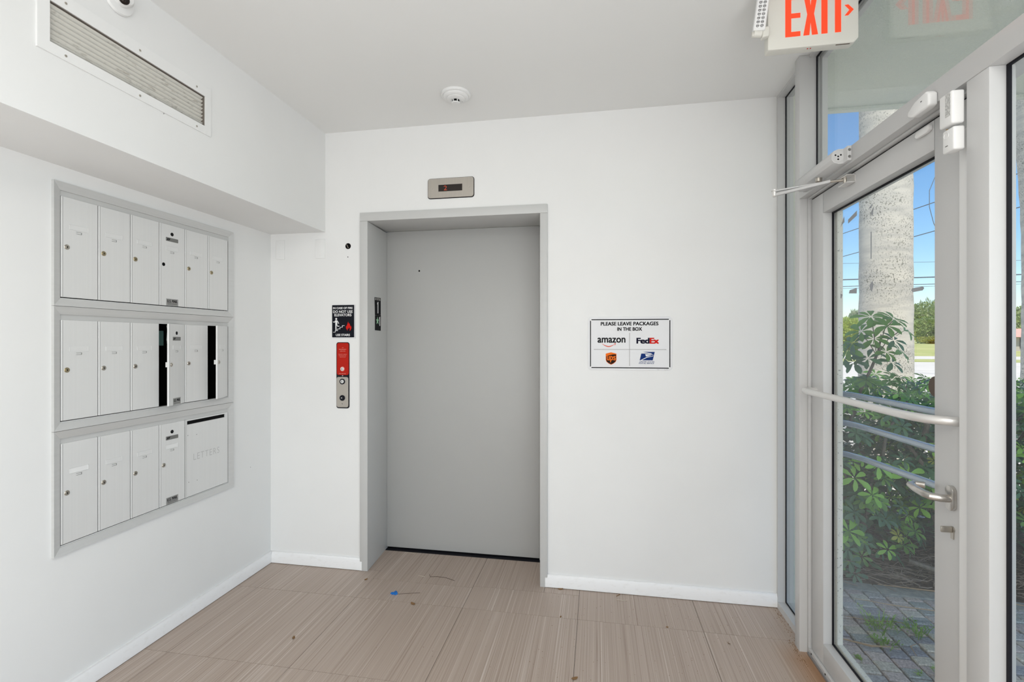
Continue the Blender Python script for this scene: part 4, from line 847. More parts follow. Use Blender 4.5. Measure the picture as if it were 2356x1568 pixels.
for (fn_, par_, u_, v_, s_) in ((on_left(LEFT), 'wall_left', 2.624, 0.660, 0.0028), (on_left(SOF), 'wall_soffit', 1.650, 2.335, 0.0030), (B, 'wall_back', -1.345, 2.408, 0.0030)):
    MB().prism([(u_-s_*.5, v_-s_), (u_+s_*.6, v_-s_*.6), (u_+s_*.3, v_+s_), (u_-s_*.4, v_+s_*.7)], fn_, 0, 0.0008).build('paint_speck', m_plate if par_ != 'wall_back' else m_slot, bpy.data.objects[par_], smooth=0)
# ================================================================== LITTER ON THE FLOOR
def curl(name, label, cat, pts, r, m_, group=None):
    mb = MB().tube(pts, r, 6); o = mb.build(name, m_); tag(o, label, cat, group); return o
bb = MB()
for k in range(7):
    x, y = -1.1328 + random.uniform(-.014, .014), 2.574 + random.uniform(-.008, .008)
    bb.box(x-.008, x+.008, y-.004, y+.004, 0.0005, 0.004 + random.uniform(0, .010), Matrix.Translation((x, y, 0)) @ Matrix.Rotation(random.uniform(0, 3), 4, 'Z') @ Matrix.Translation((-x, -y, 0)))
tag(bb.build('plastic_scrap', m_bluebit), 'small crumpled blue scrap on the floor before the elevator', 'litter')
def dry_leaf(x, y, s, a, label):
    mb = MB(); n = 7; c, sn = math.cos(a), math.sin(a); top = []; bot = []
    for i in range(n+1):
        q_ = i/n; w = s*0.22*math.sin(PI*q_)**0.8 + 0.0006; z = 0.001 + s*0.35*(q_-0.5)**2
        for sg, lst in ((1, top), (-1, bot)):
            u = (q_-0.5)*s; v = sg*w; lst.append(mb.bm.verts.new((x + u*c - v*sn, y + u*sn + v*c, z + (0.003 if sg == 1 else 0.0))))
    for i in range(n): mb.bm.faces.new([bot[i], bot[i+1], top[i+1], top[i]])
    tag(mb.build('dry_leaf', m_leafdry), label, 'leaf')
dry_leaf(-0.9878, 2.4896, 0.034, -0.5, 'curled brown dry leaf just right of the blue scrap')
dry_leaf(-1.4398, 2.1040, 0.026, 1.9, 'brown crumpled leaf bit in the middle of the left floor')
dry_leaf(-0.2092, 2.7850, 0.030, 0.2, 'brown leaf bit under the elevator frame right foot')
dry_leaf(-0.1872, 2.5054, 0.014, 1.0, 'tiny dark leaf crumb on the tile joint right of the elevator')
dry_leaf(0.3432, 2.5068, 0.012, 0.0, 'tiny dark crumb on the tile joint below the notice')
dry_leaf(0.6122, 2.4244, 0.018, 2.2, 'small brown leaf crumb on the right hand floor tiles')
dry_leaf(-0.0947, 2.0580, 0.030, 0.5, 'brown leaf at the bottom edge of the floor view')
dry_leaf(-1.3656, 2.6945, 0.022, 1.0, 'thin leaf sliver near the left elevator frame foot')
curl('hair_strand', 'long dark bent strand lying before the elevator door', 'litter', [(-1.012, 2.822, .001), (-0.998, 2.795, .001), (-0.955, 2.803, .002), (-0.90, 2.800, .001), (-0.84, 2.775, .001)], 0.0013, m_hair)
curl('hair_strand', 'dark wisp trailing from the blue scrap', 'litter', [(-1.112, 2.572, .001), (-1.06, 2.588, .001), (-0.99, 2.607, .001)], 0.0011, m_hair)
curl('fluff', 'pale curl of fluff between the elevator and the hair strand', 'litter', [(-1.075, 2.800, .001), (-1.05, 2.79, .003), (-1.03, 2.79, .001)], 0.0012, m_fluff)
curl('fluff', 'pale crumb of fluff at the elevator door sill', 'litter', [(-1.275, 3.088, .001), (-1.25, 3.08, .003), (-1.21, 3.085, .001)], 0.0012, m_fluff)
curl('fluff', 'pale loop of fluff near the right baseboard', 'litter', [(0.10, 2.745, .001), (0.105, 2.725, .002), (0.14, 2.722, .001), (0.165, 2.735, .001)], 0.0016, m_fluff)
curl('dry_stalk', 'short brown stalk on the floor near the right baseboard', 'litter', [(0.105, 2.765, .001), (0.125, 2.785, .002)], 0.0020, m_leafdry)
sp = MB()
for k in range(420):
    x = random.gauss(0.35, 0.55); y = random.uniform(1.75, 2.76)
    if not (-2.0 < x < 0.92): continue
    s_ = random.uniform(0.0008, 0.0024); sp.raw([(x, y, .0002), (x+s_*1.6, y+s_*.4, .0003), (x+s_*.4, y+s_*1.8, .0012)], [(0, 1, 2)])
for k in range(160):
    y = random.uniform(2.42, 2.80) if k % 2 else random.uniform(2.3, 2.5); x = 0.948 - abs(random.gauss(0, 0.018)) if k % 2 else 0.915 - abs(random.gauss(0, 0.012))
    s_ = random.uniform(0.001, 0.004); sp.raw([(x, y, .0002), (x+s_, y, .002), (x, y+s_*1.8, .0015)], [(0, 1, 2)])
o = sp.build('floor_grit', m_leafdry, smooth=0, recalc=False); tag(o, 'scattered dark grit and crumbs on the floor tiles by the entrance', 'grit', kind='stuff')

# ================================================================== OUTSIDE
gr = MB().box(1.03, 400, -150, 3.02, -0.30, -0.055); gr.box(-60, 400, 3.30, 300, -0.30, -0.055); gr.box(1.03, 400, 3.02, 3.30, -0.30, -0.055)
ground = gr.build('ground', m_pale, smooth=0); tag(ground, kind='structure')
BED = lambda x: 3.215 - 0.16*(x-1.42) + 0.02*math.sin(x*3)      # edge of the planting bed
bd = MB()
NX = 30; rows_ = []
for j in range(13):
    rw = []
    for i in range(NX+1):
        x = 1.03 + i*0.16; y = (BED(x)+0.03) + j*0.11
        z = -0.03 + 0.04*math.sin(min(j, 6)/6*PI/2) + random.uniform(-.008, .008); rw.append(bd.bm.verts.new((x, y, z)))
    rows_.append(rw)
for j in range(12):
    for i in range(NX): bd.bm.faces.new([rows_[j][i], rows_[j][i+1], rows_[j+1][i+1], rows_[j+1][i]])
tag(bd.build('planting_bed', m_soil, recalc=False), kind='structure')
paving = MB().box(1.03, 5.8, -3.0, 3.25, -0.07, -0.040).build('paving', m_joint, smooth=0); tag(paving, kind='structure')
# pavers: individual where the photo shows them, the rest joined
def paver_geo(x0, x1, y0, y1, h, mb):
    b = 0.006
    j = lambda: random.uniform(-.0025, .0025)
    base = [(x0+j(), y0+j()), (x1+j(), y0+j()), (x1+j(), y1+j()), (x0+j(), y1+j())]
    cx0, cy0 = (x0+x1)/2, (y0+y1)/2
    lo_ = [mb.bm.verts.new((x, y, -0.045)) for x, y in base]; md = [mb.bm.verts.new((x, y, h-0.005)) for x, y in base]
    tp = [mb.bm.verts.new((cx0+(x-cx0)*0.89, cy0+(y-cy0)*0.86, h)) for x, y in base]
    mb.bm.faces.new(tp)
    for k in range(4):
        k2 = (k+1) % 4; mb.bm.faces.new([lo_[k], lo_[k2], md[k2], md[k]]); mb.bm.faces.new([md[k], md[k2], tp[k2], tp[k]])
PW, PL, GP = 0.0945, 0.0690, 0.0085
vis = []; rest = []
def in_view(x, y):
    # seen from the photograph's side of the door glass
    r = x*0.98470 + y*0.17423; z = -x*0.17423 + y*0.98470
    if z < 0.3: return False
    u = r/z; px = 1178 + 1110*u; py = 784 + 1110*1.45/z
    return (1915 < px < 2165 and 1300 < py < 1600) or (px >= 2325 and px < 2370 and py < 1600)
i = 0
x = 1.045
while x < 4.6:
    off = (i % 2)*PL/2; y = -1.2 + off
    while y < BED(x) - 0.075:
        q_ = (x, x+PW-GP, y, min(y+PL-GP, BED(x)-0.07))
        (vis if in_view(x+PW/2, y+PL/2) and len(vis) < 296 else rest).append(q_); y += PL
    x += PW; i += 1
for q_ in vis:
    mb = MB(); paver_geo(*q_, -0.020 + random.uniform(-.003, .003), mb); mb.build('paver', m_paver, paving, smooth=0)
mb = MB()
for q_ in rest: paver_geo(*q_, -0.020 + random.uniform(-.003, .003), mb)
m_paver2 = mat('tumbled_paver_rest', (0.40, 0.40, 0.42, 1), 0.9, noise=((14, 14, 14), 0.35, 0.65, (0.52, 0.48, 0.44, 1)), bump=((120, 120, 120), 0.5, 0.003))
o = mb.build('paver_field', m_paver2, paving, smooth=0); o['kind'] = 'stuff'
# kerb along the bed
x = 1.03
while x < 4.7:
    w_ = 0.30 + random.uniform(-.03, .03); a0, a1 = BED(x), BED(x+w_)
    MB().hexa([(x, a0-0.068, -0.05), (x+w_-.004, a1-0.068, -0.05), (x+w_-.004, a1+0.035, -0.05), (x, a0+0.035, -0.05), (x, a0-0.064, -0.016), (x+w_-.004, a1-0.064, -0.016), (x+w_-.004, a1+0.03, -0.012), (x, a0+0.03, -0.012)]).bevel(0.004, 1).build('kerb_stone', m_kerb, paving)
    x += w_
# building corner outside the side window, and the entrance canopy
tag(MB().box(0.951, 1.165, BACK, 3.12, -0.05, 2.86).build('wall_outer', m_stucco, smooth=0), kind='structure')
cp = MB().box(1.028, 3.6, -3.6, 3.27, 2.86, 3.15); cp.box(1.028, 3.6, 3.27, 3.31, 2.845, 3.15); cp.box(3.6, 3.64, -3.6, 3.31, 2.845, 3.15)
tag(cp.build('ceiling_canopy', m_canopy, smooth=0), kind='structure')
tag(MB().box(-2.6, 1.028, REAR-0.2, 3.30, 2.95, 3.15).build('roof', m_canopy, smooth=0), kind='structure')

# ---------------------------------------------------------------- palms
def palm(x, y, r, label, bulge=0.0, height=7.5):
    t = thing('palm_tree', label, 'palm tree', (x, y, -0.05), 'royal palms beyond the hedge')
    prof = []
    n = 40
    for i in range(n+1):
        z = -0.1 + i*height/n; rr = r*(1 + 0.30*math.exp(-max(z, 0)/0.55)) + 0.004*math.sin(i*2.7)
        rr += bulge*math.exp(-((z-4.6)/1.1)**2); prof.append((rr, z+0.05))
    prof.append((0.0, height))
    MB().lathe([(0, -0.1)] + prof, (x, y, -0.05), (0, 0, 1), 40).build('trunk', m_palm, t, smooth=60)
    MB().lathe([(r*0.9, height-0.1), (r*0.75, height+0.8), (r*0.45, height+1.6), (0, height+1.7)], (x, y, -0.05), (0, 0, 1), 24).build('crownshaft', m_leaf_mid, t)
    for k in range(14):
        a = 2*PI*k/14 + random.uniform(-.1, .1); mb = MB(); L = random.uniform(1.3, 1.55); up_ = random.uniform(0.5, 1.2); spine = []
        for i in range(13):
            q_ = i/12; d = L*q_; spine.append(Vector((x + math.cos(a)*d*0.95, y + math.sin(a)*d*0.95, height + 1.5 + up_*L*0.5*q_ - 1.7*q_*q_)))
        for i in range(1, 12):
            p = spine[i]; tdir = (spine[i+1]-spine[i-1]).normalized(); side = tdir.cross(Vector((0, 0, 1))).normalized(); ll = 0.55*math.sin(PI*(i/12)**0.8)+0.1
            for sg in (-1, 1):
                for e in (0, 0.09):
                    b0 = p + tdir*e; tip = b0 + side*sg*ll + tdir*0.18 - Vector((0, 0, 0.22*ll/0.6)); mb.raw([b0 - tdir*0.02, b0 + tdir*0.025, tip], [(0, 1, 2)])
        mb.tube(spine, [0.03*(1-i/13) + 0.004 for i in range(13)], 5); mb.build('frond', m_leaf_mid, t, recalc=False)
palm(3.125, 5.95, 0.238, 'thick pale speckled palm trunk seen through the door glass')
palm(5.976, 7.658, 0.245, 'shaded grey palm trunk at the right edge of the picture', bulge=0.07)

# ---------------------------------------------------------------- schefflera hedge
def palmate(n_leaf, size, rng, width=0.36):
    vs = []; fs = []
    pet = size*0.55
    # short stalk
    vs += [(0.0018, 0, -pet), (-0.0018, 0.001, -pet), (0.0012, 0.0012, 0), (-0.0012, 0.0012, 0)]; fs.append((0, 1, 3, 2))
    for k in range(n_leaf):
        a = 2*PI*k/n_leaf + rng.uniform(-.12, .12); L = size*rng.uniform(0.82, 1.1); droop = rng.uniform(0.12, 0.40); w = L*width*rng.uniform(0.9, 1.1)/2
        c, s = math.cos(a), math.sin(a); b = len(vs)
        prof = [(0.10, 0.06), (0.38, 0.66), (0.68, 1.0), (0.90, 0.70), (1.0, 0.05)]
        for q_, f_ in prof:
            zz = 0.10*L*math.sin(q_*PI*0.6) - droop*L*q_*q_
            ctr = (c*L*q_, s*L*q_, zz)
            fold = w*f_*0.22
            vs.append((ctr[0] - s*w*f_, ctr[1] + c*w*f_, zz + fold)); vs.append(ctr); vs.append((ctr[0] + s*w*f_, ctr[1] - c*w*f_, zz + fold))
        for i in range(4):
            p = b + 3*i; fs.append((p, p+1, p+4, p+3)); fs.append((p+1, p+2, p+5, p+4))
    return vs, fs
LEAF = {}
for nm, m_, cnt in (('dark', m_leaf_dark, 4), ('mid', m_leaf_mid, 3), ('new', m_leaf_new_lit, 3), ('var', m_leaf_var, 2)):
    LEAF[nm] = []
    for k in range(cnt):
        rng = random.Random(hash(nm) % 1000 if False else len(nm)*31+k); v, f_ = palmate(rng.choice((6, 7, 7, 8)) if nm != 'new' else rng.choice((4, 5, 6)), 0.070 if nm != 'var' else 0.052, rng)
        me = bpy.data.meshes.new('leaf'); me.from_pydata(v, [], f_); me.materials.append(m_); me.polygons.foreach_set('use_smooth', [True]*len(me.polygons)); LEAF[nm].append(me)

def put_leaf(parent, p, d, kind, s=1.0, rng=random):
    me = rng.choice(LEAF[kind]); o = bpy.data.objects.new('leaf', me); COL.objects.link(o); o.parent = parent
    qd = Vector(d).normalized().to_track_quat('Z', 'Y'); o.rotation_mode = 'QUATERNION'
    from mathutils import Quaternion
    o.rotation_quaternion = qd @ Quaternion((0, 0, 1), rng.uniform(0, 2*PI)); o.location = Vector(p) - origin(parent); o.scale = (s, s, s)

def shrub(cx, cy, rx, ry, h, label, n_leaf=240, seed=1, stems=6, var=0.05, zmin=0.18, extra=None, inner=900):
    rng = random.Random(seed)
    t = thing('schefflera_shrub', label, 'shrub', (cx, cy, 0.0), 'umbrella shrubs forming the hedge outside')
    tips = []
    for k in range(stems):
        a = 2*PI*k/stems + rng.uniform(-.3, .3); bx, by = cx + 0.10*math.cos(a), cy + 0.10*math.sin(a)
        p = [(bx, by, -0.02)]; lean = rng.uniform(0.3, 0.8)
        for i in range(1, 6):
            q_ = i/5; p.append((bx + math.cos(a)*rx*lean*q_ + rng.uniform(-.04, .04), by + math.sin(a)*ry*lean*q_ + rng.uniform(-.04, .04), h*0.92*q_**0.8*rng.uniform(.92, 1.03)))
        MB().tube(p, [0.016, 0.014, 0.012, 0.010, 0.008, 0.005], 7).build('branch', m_bark, t); tips.append(p)
    for k in range(n_leaf):
        # points over the crown, mostly on its skin, thicker towards the street door side
        th = rng.uniform(0, 2*PI); q_ = rng.random(); z = zmin + (h-zmin)*rng.random()**0.85
        zz = (z-zmin)/(h-zmin); prof = math.sin(PI*min(1, 0.18+0.72*(1-abs(zz-0.45)*1.15)))
        prof = max(0.25, min(1.0, 1.05 - 1.3*abs(zz-0.5)**2.2)); rr = prof*rng.uniform(0.80, 1.06)
        if math.sin(th) > 0.3 and rng.random() < 0.45: th = -th
        x_, y_ = cx + rx*rr*math.cos(th), cy + ry*rr*math.sin(th)
        if y_ < BED(x_) - 0.02: y_ = BED(x_) + rng.uniform(-0.03, 0.06)
        d = Vector((math.cos(th)*0.9, math.sin(th)*0.9, 0.75 + 0.5*zz)) + Vector((rng.uniform(-.3, .3), rng.uniform(-.3, .3), rng.uniform(-.2, .3)))
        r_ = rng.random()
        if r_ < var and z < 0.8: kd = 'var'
        elif zz > 0.74: kd = 'mid' if r_ < 0.60 else ('new' if r_ > 0.78 else 'dark')  # lighter leaf mix at the crown top stands in for sunlight
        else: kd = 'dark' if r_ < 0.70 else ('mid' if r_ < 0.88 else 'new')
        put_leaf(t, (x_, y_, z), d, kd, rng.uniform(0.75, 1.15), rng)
    if extra:
        for (p, d, kd, s_) in extra: put_leaf(t, p, d, kd, s_, rng)
    # deep inner foliage nobody can count
    mb = MB()
    for k in range(inner):
        th = rng.uniform(0, 2*PI); z = zmin*0.6 + (h*0.90-zmin*0.6)*rng.random(); rr = rng.random()**0.5*0.78
        c0 = Vector((cx + rx*rr*math.cos(th), cy + ry*rr*math.sin(th), z)); a = rng.uniform(0, 2*PI); L = rng.uniform(0.06, 0.11)
        d = Vector((math.cos(a), math.sin(a), rng.uniform(-.7, .5))).normalized()*L; s_ = d.cross(Vector((0, 0, 1))).normalized()*L*0.26
        mb.raw([c0, c0+d*0.5+s_, c0+d, c0+d*0.5-s_], [(0, 1, 2, 3)])
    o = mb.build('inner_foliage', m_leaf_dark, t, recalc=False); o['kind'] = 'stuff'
    return t
# the tall sprig in front of the palm trunk
spr = []
rg = random.Random(5)
for (p, d, s_) in (((1.785, 3.30, 1.600), (-.2, -.5, .9), 1.30), ((1.905, 3.31, 1.585), (.3, -.5, .8), 1.25), ((1.845, 3.26, 1.545), (0, -.7, .7), 1.3), ((1.735, 3.30, 1.510), (-.6, -.4, .6), 1.2), ((1.955, 3.30, 1.520), (.6, -.4, .6), 1.25),
                   ((1.80, 3.30, 1.465), (-.3, -.7, .6), 1.1), ((1.700, 3.31, 1.440), (-.7, -.4, .5), 1.1), ((1.90, 3.30, 1.455), (.3, -.6, .6), 1.1), ((1.675, 3.31, 1.400), (-.5, -.5, .6), 1.1), ((1.93, 3.30, 1.390), (.6, -.4, .6), 1.15), ((1.86, 3.30, 1.385), (.2, -.6, .6), 1.1),
                   ((1.77, 3.30, 1.345), (-.5, -.5, .6), 1.1), ((1.700, 3.30, 1.320), (-.5, -.5, .6), 1.15), ((1.89, 3.30, 1.320), (.3, -.6, .7), 1.1), ((1.655, 3.31, 1.345), (-.4, -.5, .8), 1.1)):
    p = (1.80 + (p[0]-1.80)*1.10 - 0.130, p[1], p[2]-0.022); s_ *= 1.12; spr.append((p, d, 'dark' if rg.random() < 0.55 else 'mid', s_))
for k in range(34):      # low boughs of the left shrub, hanging down to the kerb
    x_ = rg.uniform(1.28, 1.66); z_ = rg.uniform(0.05, 0.42) * (1 if x_ < 1.5 else 1.2)
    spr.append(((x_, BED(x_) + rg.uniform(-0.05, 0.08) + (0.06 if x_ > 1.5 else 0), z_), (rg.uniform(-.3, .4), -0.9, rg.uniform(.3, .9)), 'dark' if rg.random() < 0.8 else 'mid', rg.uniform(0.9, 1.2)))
for (p, s_) in (((1.50, 3.17, 0.62), 1.35), ((1.62, 3.16, 0.70), 1.2), ((1.78, 3.16, 0.66), 1.45), ((1.47, 3.17, 0.30), 1.4), ((1.60, 3.18, 0.52), 1.1)): spr.append((p, (.1, -.8, .7), 'new', s_))
sh1 = shrub(1.62, 3.62, 0.46, 0.42, 1.20, 'dark green shrub left in the door glass with a tall leafy sprig', 240, 11, extra=spr, zmin=0.04)
MB().tube([(1.61, 3.45, 0.9), (1.625, 3.36, 1.12), (1.66, 3.31, 1.26), (1.695, 3.30, 1.37), (1.71, 3.30, 1.47)], [0.011, 0.010, 0.0085, 0.007, 0.004], 8).build('branch', m_bark, sh1)
for e in ((1.60, 3.31, 1.475), (1.815, 3.31, 1.49), (1.78, 3.31, 1.555), (1.65, 3.31, 1.565)): MB().tube([(1.685, 3.30, 1.34), ((1.685+e[0])/2, 3.305, e[2]-0.05), e], 0.0028, 5).build('twig', m_bark, sh1)
sh2 = shrub(2.28, 3.50, 0.44, 0.40, 1.17, 'green shrub right in the door glass with bare grey branches low down', 285, 23, var=0.16, zmin=0.30, inner=650)
for p in ([(2.02, 3.30, 0.42), (2.10, 3.34, 0.56), (2.16, 3.42, 0.72)], [(2.16, 3.20, 0.03), (1.98, 3.17, 0.09), (1.80, 3.20, 0.14)], [(2.32, 3.22, 0.30), (2.12, 3.24, 0.50), (1.98, 3.30, 0.62), (1.9, 3.4, 0.8)], [(2.05, 3.28, 0.80), (2.12, 3.30, 0.98), (2.2, 3.36, 1.1)], [(1.92, 3.30, 0.78), (1.96, 3.30, 0.92), (1.90, 3.33, 1.06)]):
    MB().tube(p, [0.018 - 0.003*i for i in range(len(p))], 8).build('branch', m_bark, sh2)
shrub(2.98, 3.42, 0.42, 0.42, 1.22, 'green shrub seen in the narrow strip at the right edge of the picture', 230, 37, var=0.12, zmin=0.15)
shrub(1.98, 4.10, 0.55, 0.42, 1.16, 'second row shrub behind, before the palm trunk', 285, 41, inner=1700)
shrub(2.85, 4.10, 0.55, 0.42, 1.14, 'second row shrub behind, right of the palm trunk', 285, 43, inner=1700)
shrub(1.30, 3.85, 0.28, 0.40, 1.12, 'shrub growing against the building corner', 150, 47, inner=600)
shrub(3.75, 3.45, 0.46, 0.44, 1.16, 'outermost shrub at the far right end of the hedge', 160, 53, inner=700)

# litter of twigs in the bed
mb = MB(); rg = random.Random(9)
for k in range(700):
    x_ = rg.uniform(1.25, 3.4); y_ = BED(x_) + rg.uniform(0.0, 0.55); a = rg.gauss(0, 0.8); L = rg.uniform(0.05, 0.26); z = rg.uniform(0.0, 0.05)
    mb.tube([(x_, y_, z), (x_ + L*0.5*math.cos(a), y_ + L*0.5*math.sin(a), z+rg.uniform(-.01, .03)), (x_ + L*math.cos(a+0.3), y_ + L*math.sin(a+0.3), max(0, z-0.01))], rg.uniform(0.0008, 0.0028), 4)
tag(mb.build('twig_litter', m_litter), 'grey twigs and dead stalks matted under the hedge', 'twigs', kind='stuff')
# straw blades lying on pavers
def straw(label, pts, r=0.003): curl('dry_straw', label, 'straw', pts, [r*0.5] + [r]*(len(pts)-2) + [r*0.4], m_straw)
straw('long dry straw lying across the far pavers', [(1.42, 3.00, -.012), (1.58, 2.95, -.008), (1.78, 2.93, -.010), (1.98, 2.88, -.012)], 0.0028)
straw('pale curved straw left among the far pavers', [(1.26, 2.80, -.010), (1.38, 2.76, -.006), (1.50, 2.78, -.008), (1.60, 2.76, -.012)], 0.0024)
straw('flat dry leaf blade on the near left pavers', [(1.16, 2.58, -.010), (1.27, 2.53, -.004), (1.36, 2.55, -.010)], 0.0055)
straw('thin curled straw in the middle of the pavers', [(1.44, 2.50, -.012), (1.45, 2.56, -.004), (1.50, 2.60, -.012)], 0.0022)
straw('thin straw lying before the near weed tuft', [(1.46, 2.42, -.012), (1.56, 2.38, -.008), (1.62, 2.37, -.012)], 0.0018)
straw('dry palm straw along the kerb of the bed', [(1.62, 3.16, .004), (1.95, 3.11, .010), (2.35, 3.02, .004)], 0.0042)
# weeds
def weed(x_, y_, r, h, label, seed):
    rg = random.Random(seed); mb = MB()
    for k in range(int(26*r/0.1)):
        a = rg.uniform(0, 2*PI); d = rg.random()*r; p = Vector((x_ + math.cos(a)*d*0.5, y_ + math.sin(a)*d*0.5, -0.03)); L = rg.uniform(0.4, 1.0)*h
        dr = Vector((math.cos(a)*rg.uniform(.3, .9), math.sin(a)*rg.uniform(.3, .9), 1)).normalized(); tp = p + dr*L; s_ = dr.cross(Vector((0, 0, 1))).normalized()*0.0022
        mid_ = p + dr*L*0.6; mb.raw([p-s_*.5, p+s_*.5, mid_+s_, mid_-s_, tp + Vector((math.cos(a), math.sin(a), -.2))*L*.2], [(0, 1, 2, 3), (3, 2, 4)])
        for e in range(4):
            b0 = p + dr*L*rg.uniform(.3, 1); b1 = b0 + Vector((rg.uniform(-1, 1), rg.uniform(-1, 1), rg.uniform(-.2, .7))).normalized()*rg.uniform(.010, .024); s2 = (b1-b0).cross(Vector((0, 0, 1))).normalized()*0.0035
            mb.raw([b0, (b0+b1)/2+s2, b1, (b0+b1)/2-s2], [(0, 1, 2, 3)])
    tag(mb.build('weed_tuft', m_weed, recalc=False), label, 'weed', 'weeds between the pavers')
weed(1.40, 2.72, 0.14, 0.11, 'biggest leafy weed tuft spreading over the left pavers', 1)
weed(1.36, 2.58, 0.09, 0.07, 'dark green weed tuft just below the biggest one', 2)
weed(1.56, 2.70, 0.10, 0.09, 'fine weed tuft in the middle of the pavers', 3)
weed(1.66, 2.52, 0.10, 0.12, 'upright weed tuft at the right of the pavers', 4)
weed(1.47, 2.36, 0.07, 0.07, 'grassy weed tuft at the near right of the pavers', 5)
weed(1.16, 2.66, 0.03, 0.03, 'tiny weed sprout near the left glass edge', 6)
weed(1.17, 2.44, 0.03, 0.03, 'small weed sprout in a near left paver joint', 7)
weed(1.38, 2.38, 0.02, 0.03, 'little weed sprout left of the near right tuft', 8)
weed(1.72, 2.78, 0.04, 0.04, 'pale weed sprout at the far right pavers', 9)

# ---------------------------------------------------------------- far ground, street, lawn, hedge
tag(MB().box(-60, 400, 38.6, 43.6, -0.06, -0.02).build('grass_verge', m_lawn, smooth=0), kind='structure')
tag(MB().box(-60, 400, 43.6, 52.0, -0.06, -0.01).build('sidewalk', m_pale, smooth=0), kind='structure')
lw = MB().raw([(-60, 52, -0.01), (400, 52, -0.01), (400, 71, 1.05), (-60, 71, 1.05), (400, 290, 1.3), (-60, 290, 1.3)], [(0, 1, 2, 3), (3, 2, 4, 5)])
tag(lw.build('lawn', m_lawn, smooth=0, recalc=False), kind='structure')

def blob_tree(name, label, cat, x, y, w, h, z0, m_, n, seed, group=None, trunk=0.0, spiky=False, leaf=0.35, depth=None):
    rg = random.Random(seed); t = thing(name, label, cat, (x, y, z0), group); depth = depth or w*0.7
    if trunk:
        for k in range(3):
            MB().tube([(x + rg.uniform(-.5, .5), y, z0), (x + rg.uniform(-w*.1, w*.1), y, z0 + h*0.5), (x + rg.uniform(-w*.3, w*.3), y, z0 + h*0.85)], [trunk, trunk*.6, trunk*.2], 6).build('trunk', m_bark, t)
    mb = MB(); blobs = [(rg.uniform(-.36, .36)*w, rg.uniform(-.3, .3)*depth, rg.uniform(0.18 if not trunk else 0.35, .78)*h, rg.uniform(.20, .34)) for _ in range(11)]
    for k in range(n):
        bx, by, bz, br = rg.choice(blobs); v = Vector((rg.gauss(0, 1), rg.gauss(0, 1), rg.gauss(0, 1))).normalized()*rg.uniform(.75, 1.08)
        c0 = Vector((x + bx + v.x*br*w*0.8, y + by + v.y*br*depth, z0 + min(h, max(0.02*h, bz + v.z*br*h*0.85)))); L = leaf*rg.uniform(.5, 1.2)
        d = (v + Vector((rg.uniform(-.6, .6), rg.uniform(-.6, .6), rg.uniform(-.4, .8)))).normalized()*L
        if spiky: d = Vector((rg.uniform(-.3, .3), rg.uniform(-.3, .3), 1)).normalized()*L
        s_ = d.cross(Vector((rg.uniform(-1, 1), rg.uniform(-1, 1), .3))).normalized()*L*(0.35 if not spiky else 0.12)
        mb.raw([c0, c0+d*.5+s_, c0+d, c0+d*.5-s_], [(0, 1, 2, 3)])
    o = mb.build('crown', m_, t, recalc=False); return t
GT = 'far trees across the street'
# right of the trunk (photo x 2090-2150): direction x/y ~ 0.58-0.61
blob_tree('tree', 'tall olive tree behind the golden hedge across the street', 'tree', 49.6, 84.0, 7.0, 6.7, 1.05, m_tree1, 5200, 61, GT, 0.25, leaf=0.42)
blob_tree('tree', 'thin grey-green feathery tree right of the olive tree', 'tree', 54.9, 90.5, 5.4, 6.9, 1.05, m_tree4, 1100, 62, GT, 0.18, spiky=True, leaf=0.9)
blob_tree('tree', 'dense low green tree beneath the olive tree', 'tree', 48.8, 77.0, 9.0, 3.7, 1.05, m_tree1, 6000, 63, GT, leaf=0.38, depth=3.6)
blob_tree('trimmed_hedge', 'low golden trimmed hedge on the far side of the lawn', 'hedge', 47.2, 72.6, 9.0, 1.05, 1.05, m_tree3, 6000, 64, leaf=0.22, depth=2.0)
# left of the trunk (photo x 1928-1983): direction x/y ~ 0.445-0.485
blob_tree('bush', 'big yellow-green bush across the street left of the trunk', 'bush', 27.9, 60.0, 7.2, 3.8, 0.42, m_tree2, 7500, 65, leaf=0.32)
blob_tree('conifer', 'two grey distant conifers showing above the yellow-green bush', 'conifer', 44.5, 95.0, 2.3, 5.3, 1.1, m_tree4, 700, 66, GT, 0.2, spiky=True, leaf=1.1)
blob_tree('conifer', 'dark distant tree top at the left edge of the door glass', 'conifer', 41.4, 98.5, 2.1, 5.2, 1.1, m_tree1, 1200, 67, GT, 0.2, leaf=0.6)
blob_tree('tree', 'broad tree hidden behind the palm trunk', 'tree', 49.3, 97.0, 6.0, 6.4, 1.1, m_tree1, 3500, 68, GT, 0.2, leaf=0.45)
# right edge strip (photo x ~2345): direction x/y ~0.735
blob_tree('tree', 'green tree behind the far house at the right edge', 'tree', 62.0, 82.0, 9.0, 6.2, 1.05, m_tree1, 4500, 69, GT, 0.25, leaf=0.45)
g = thing('house', 'far house with a pink tiled roof at the right edge', 'house', (44.7, 60.3, 0.3))
MB().box(42.2, 47.3, 58.8, 62.2, 0.3, 1.85).build('wall', m_house, g, smooth=0)
MB().hexa([(41.8, 58.3, 1.85), (47.7, 58.3, 1.85), (47.7, 62.7, 1.85), (41.8, 62.7, 1.85), (43.2, 60.1, 2.75), (46.4, 60.1, 2.75), (46.4, 60.9, 2.75), (43.2, 60.9, 2.75)]).build('roof', m_roof, g, smooth=0)
MB().box(43.4, 45.4, 58.72, 58.80, 0.65, 1.75).build('window', m_display, g, smooth=0)
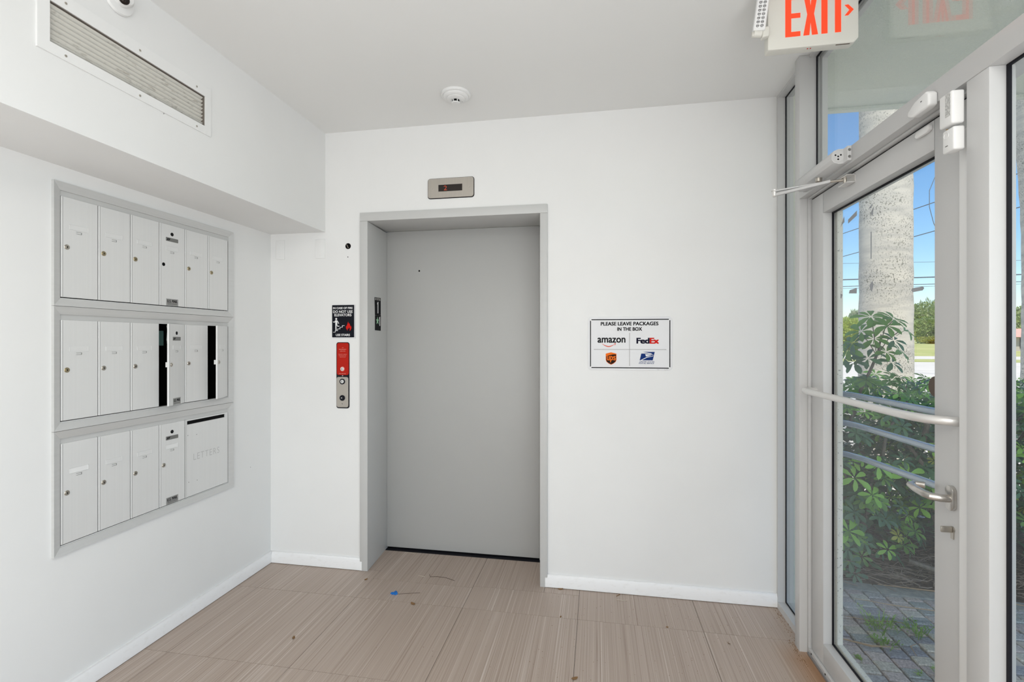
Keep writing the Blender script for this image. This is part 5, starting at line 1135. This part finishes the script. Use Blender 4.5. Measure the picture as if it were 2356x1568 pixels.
# wires
def wire(label, pts, r):
    o = MB().tube(pts, r, 5).build('power_line', m_wire); tag(o, label, 'cable', 'overhead lines'); return o
def slack(a, b, sag, n=14):
    a, b = Vector(a), Vector(b); return [a.lerp(b, i/n) - Vector((0, 0, sag*4*(i/n)*(1-i/n))) for i in range(n+1)]
def line_at(px0, py0, z0, px1, py1, z1, ext0=1.5, ext1=1.5):
    def w(px, py, z):
        u = (px-1178)/1110; return Vector((z*(-0.17423+u*0.98470), z*(0.98470+u*0.17423), 1.43 + z*(784-py)/1110))
    a, b = w(px0, py0, z0), w(px1, py1, z1); d = b-a; return a - d*ext0, b + d*ext1
top_line = wire('highest sloping power line across the door glass', list(line_at(1928, 541, 27.4, 2150, 465, 20.9, 1.5, 1.2)), 0.020)
wire('second sloping power line under the highest one', list(line_at(1928, 593, 27.4, 2150, 531, 20.9, 1.5, 1.2)), 0.020)
wire('thin level line in the middle of the sky', list(line_at(1928, 606, 60, 2150, 602, 59, 3, 3)), 0.022)
wire('thick level line above the far trees', list(line_at(1928, 643.5, 60, 2150, 637, 59, 3, 3)), 0.075)
wire('level line just beneath the thick one', list(line_at(1928, 659, 60, 2150, 653, 59, 3, 3)), 0.045)
wire('lowest thin level line over the tree tops', list(line_at(1928, 663.5, 60, 2150, 658, 59, 3, 3)), 0.022)
a, b = line_at(2158, 405, 20.6, 2158, 560, 20.6, 0, 0)
MB().tube([Vector(p) for p in ((a.x+.15, a.y, a.z+.6), (a.x-.10, a.y, a.z), (a.x-.32, a.y, a.z-.6), (a.x-.32, a.y, a.z-1.3), (a.x-.16, a.y, a.z-2.0), (a.x+.12, a.y, a.z-2.7))], 0.014, 5).build('slack_loop', m_wire, top_line)
g = thing('utility_pole', 'slim grey far utility pole left of the palm trunk', 'pole', (42.0, 90.0, 0.8))
MB().tube([(42.9, 88.5, 0.5), (42.9, 88.5, 9.5)], 0.14, 8).build('pole', m_wire, g)
g = thing('guy_wire_marker', 'short yellow guy wire guard standing on the far lawn', 'post', (30.6, 53.3, 0))
MB().tube([(30.2, 53.5, 0), (30.6, 53.3, 2.3)], 0.055, 6).build('guard', m_tree3, g)
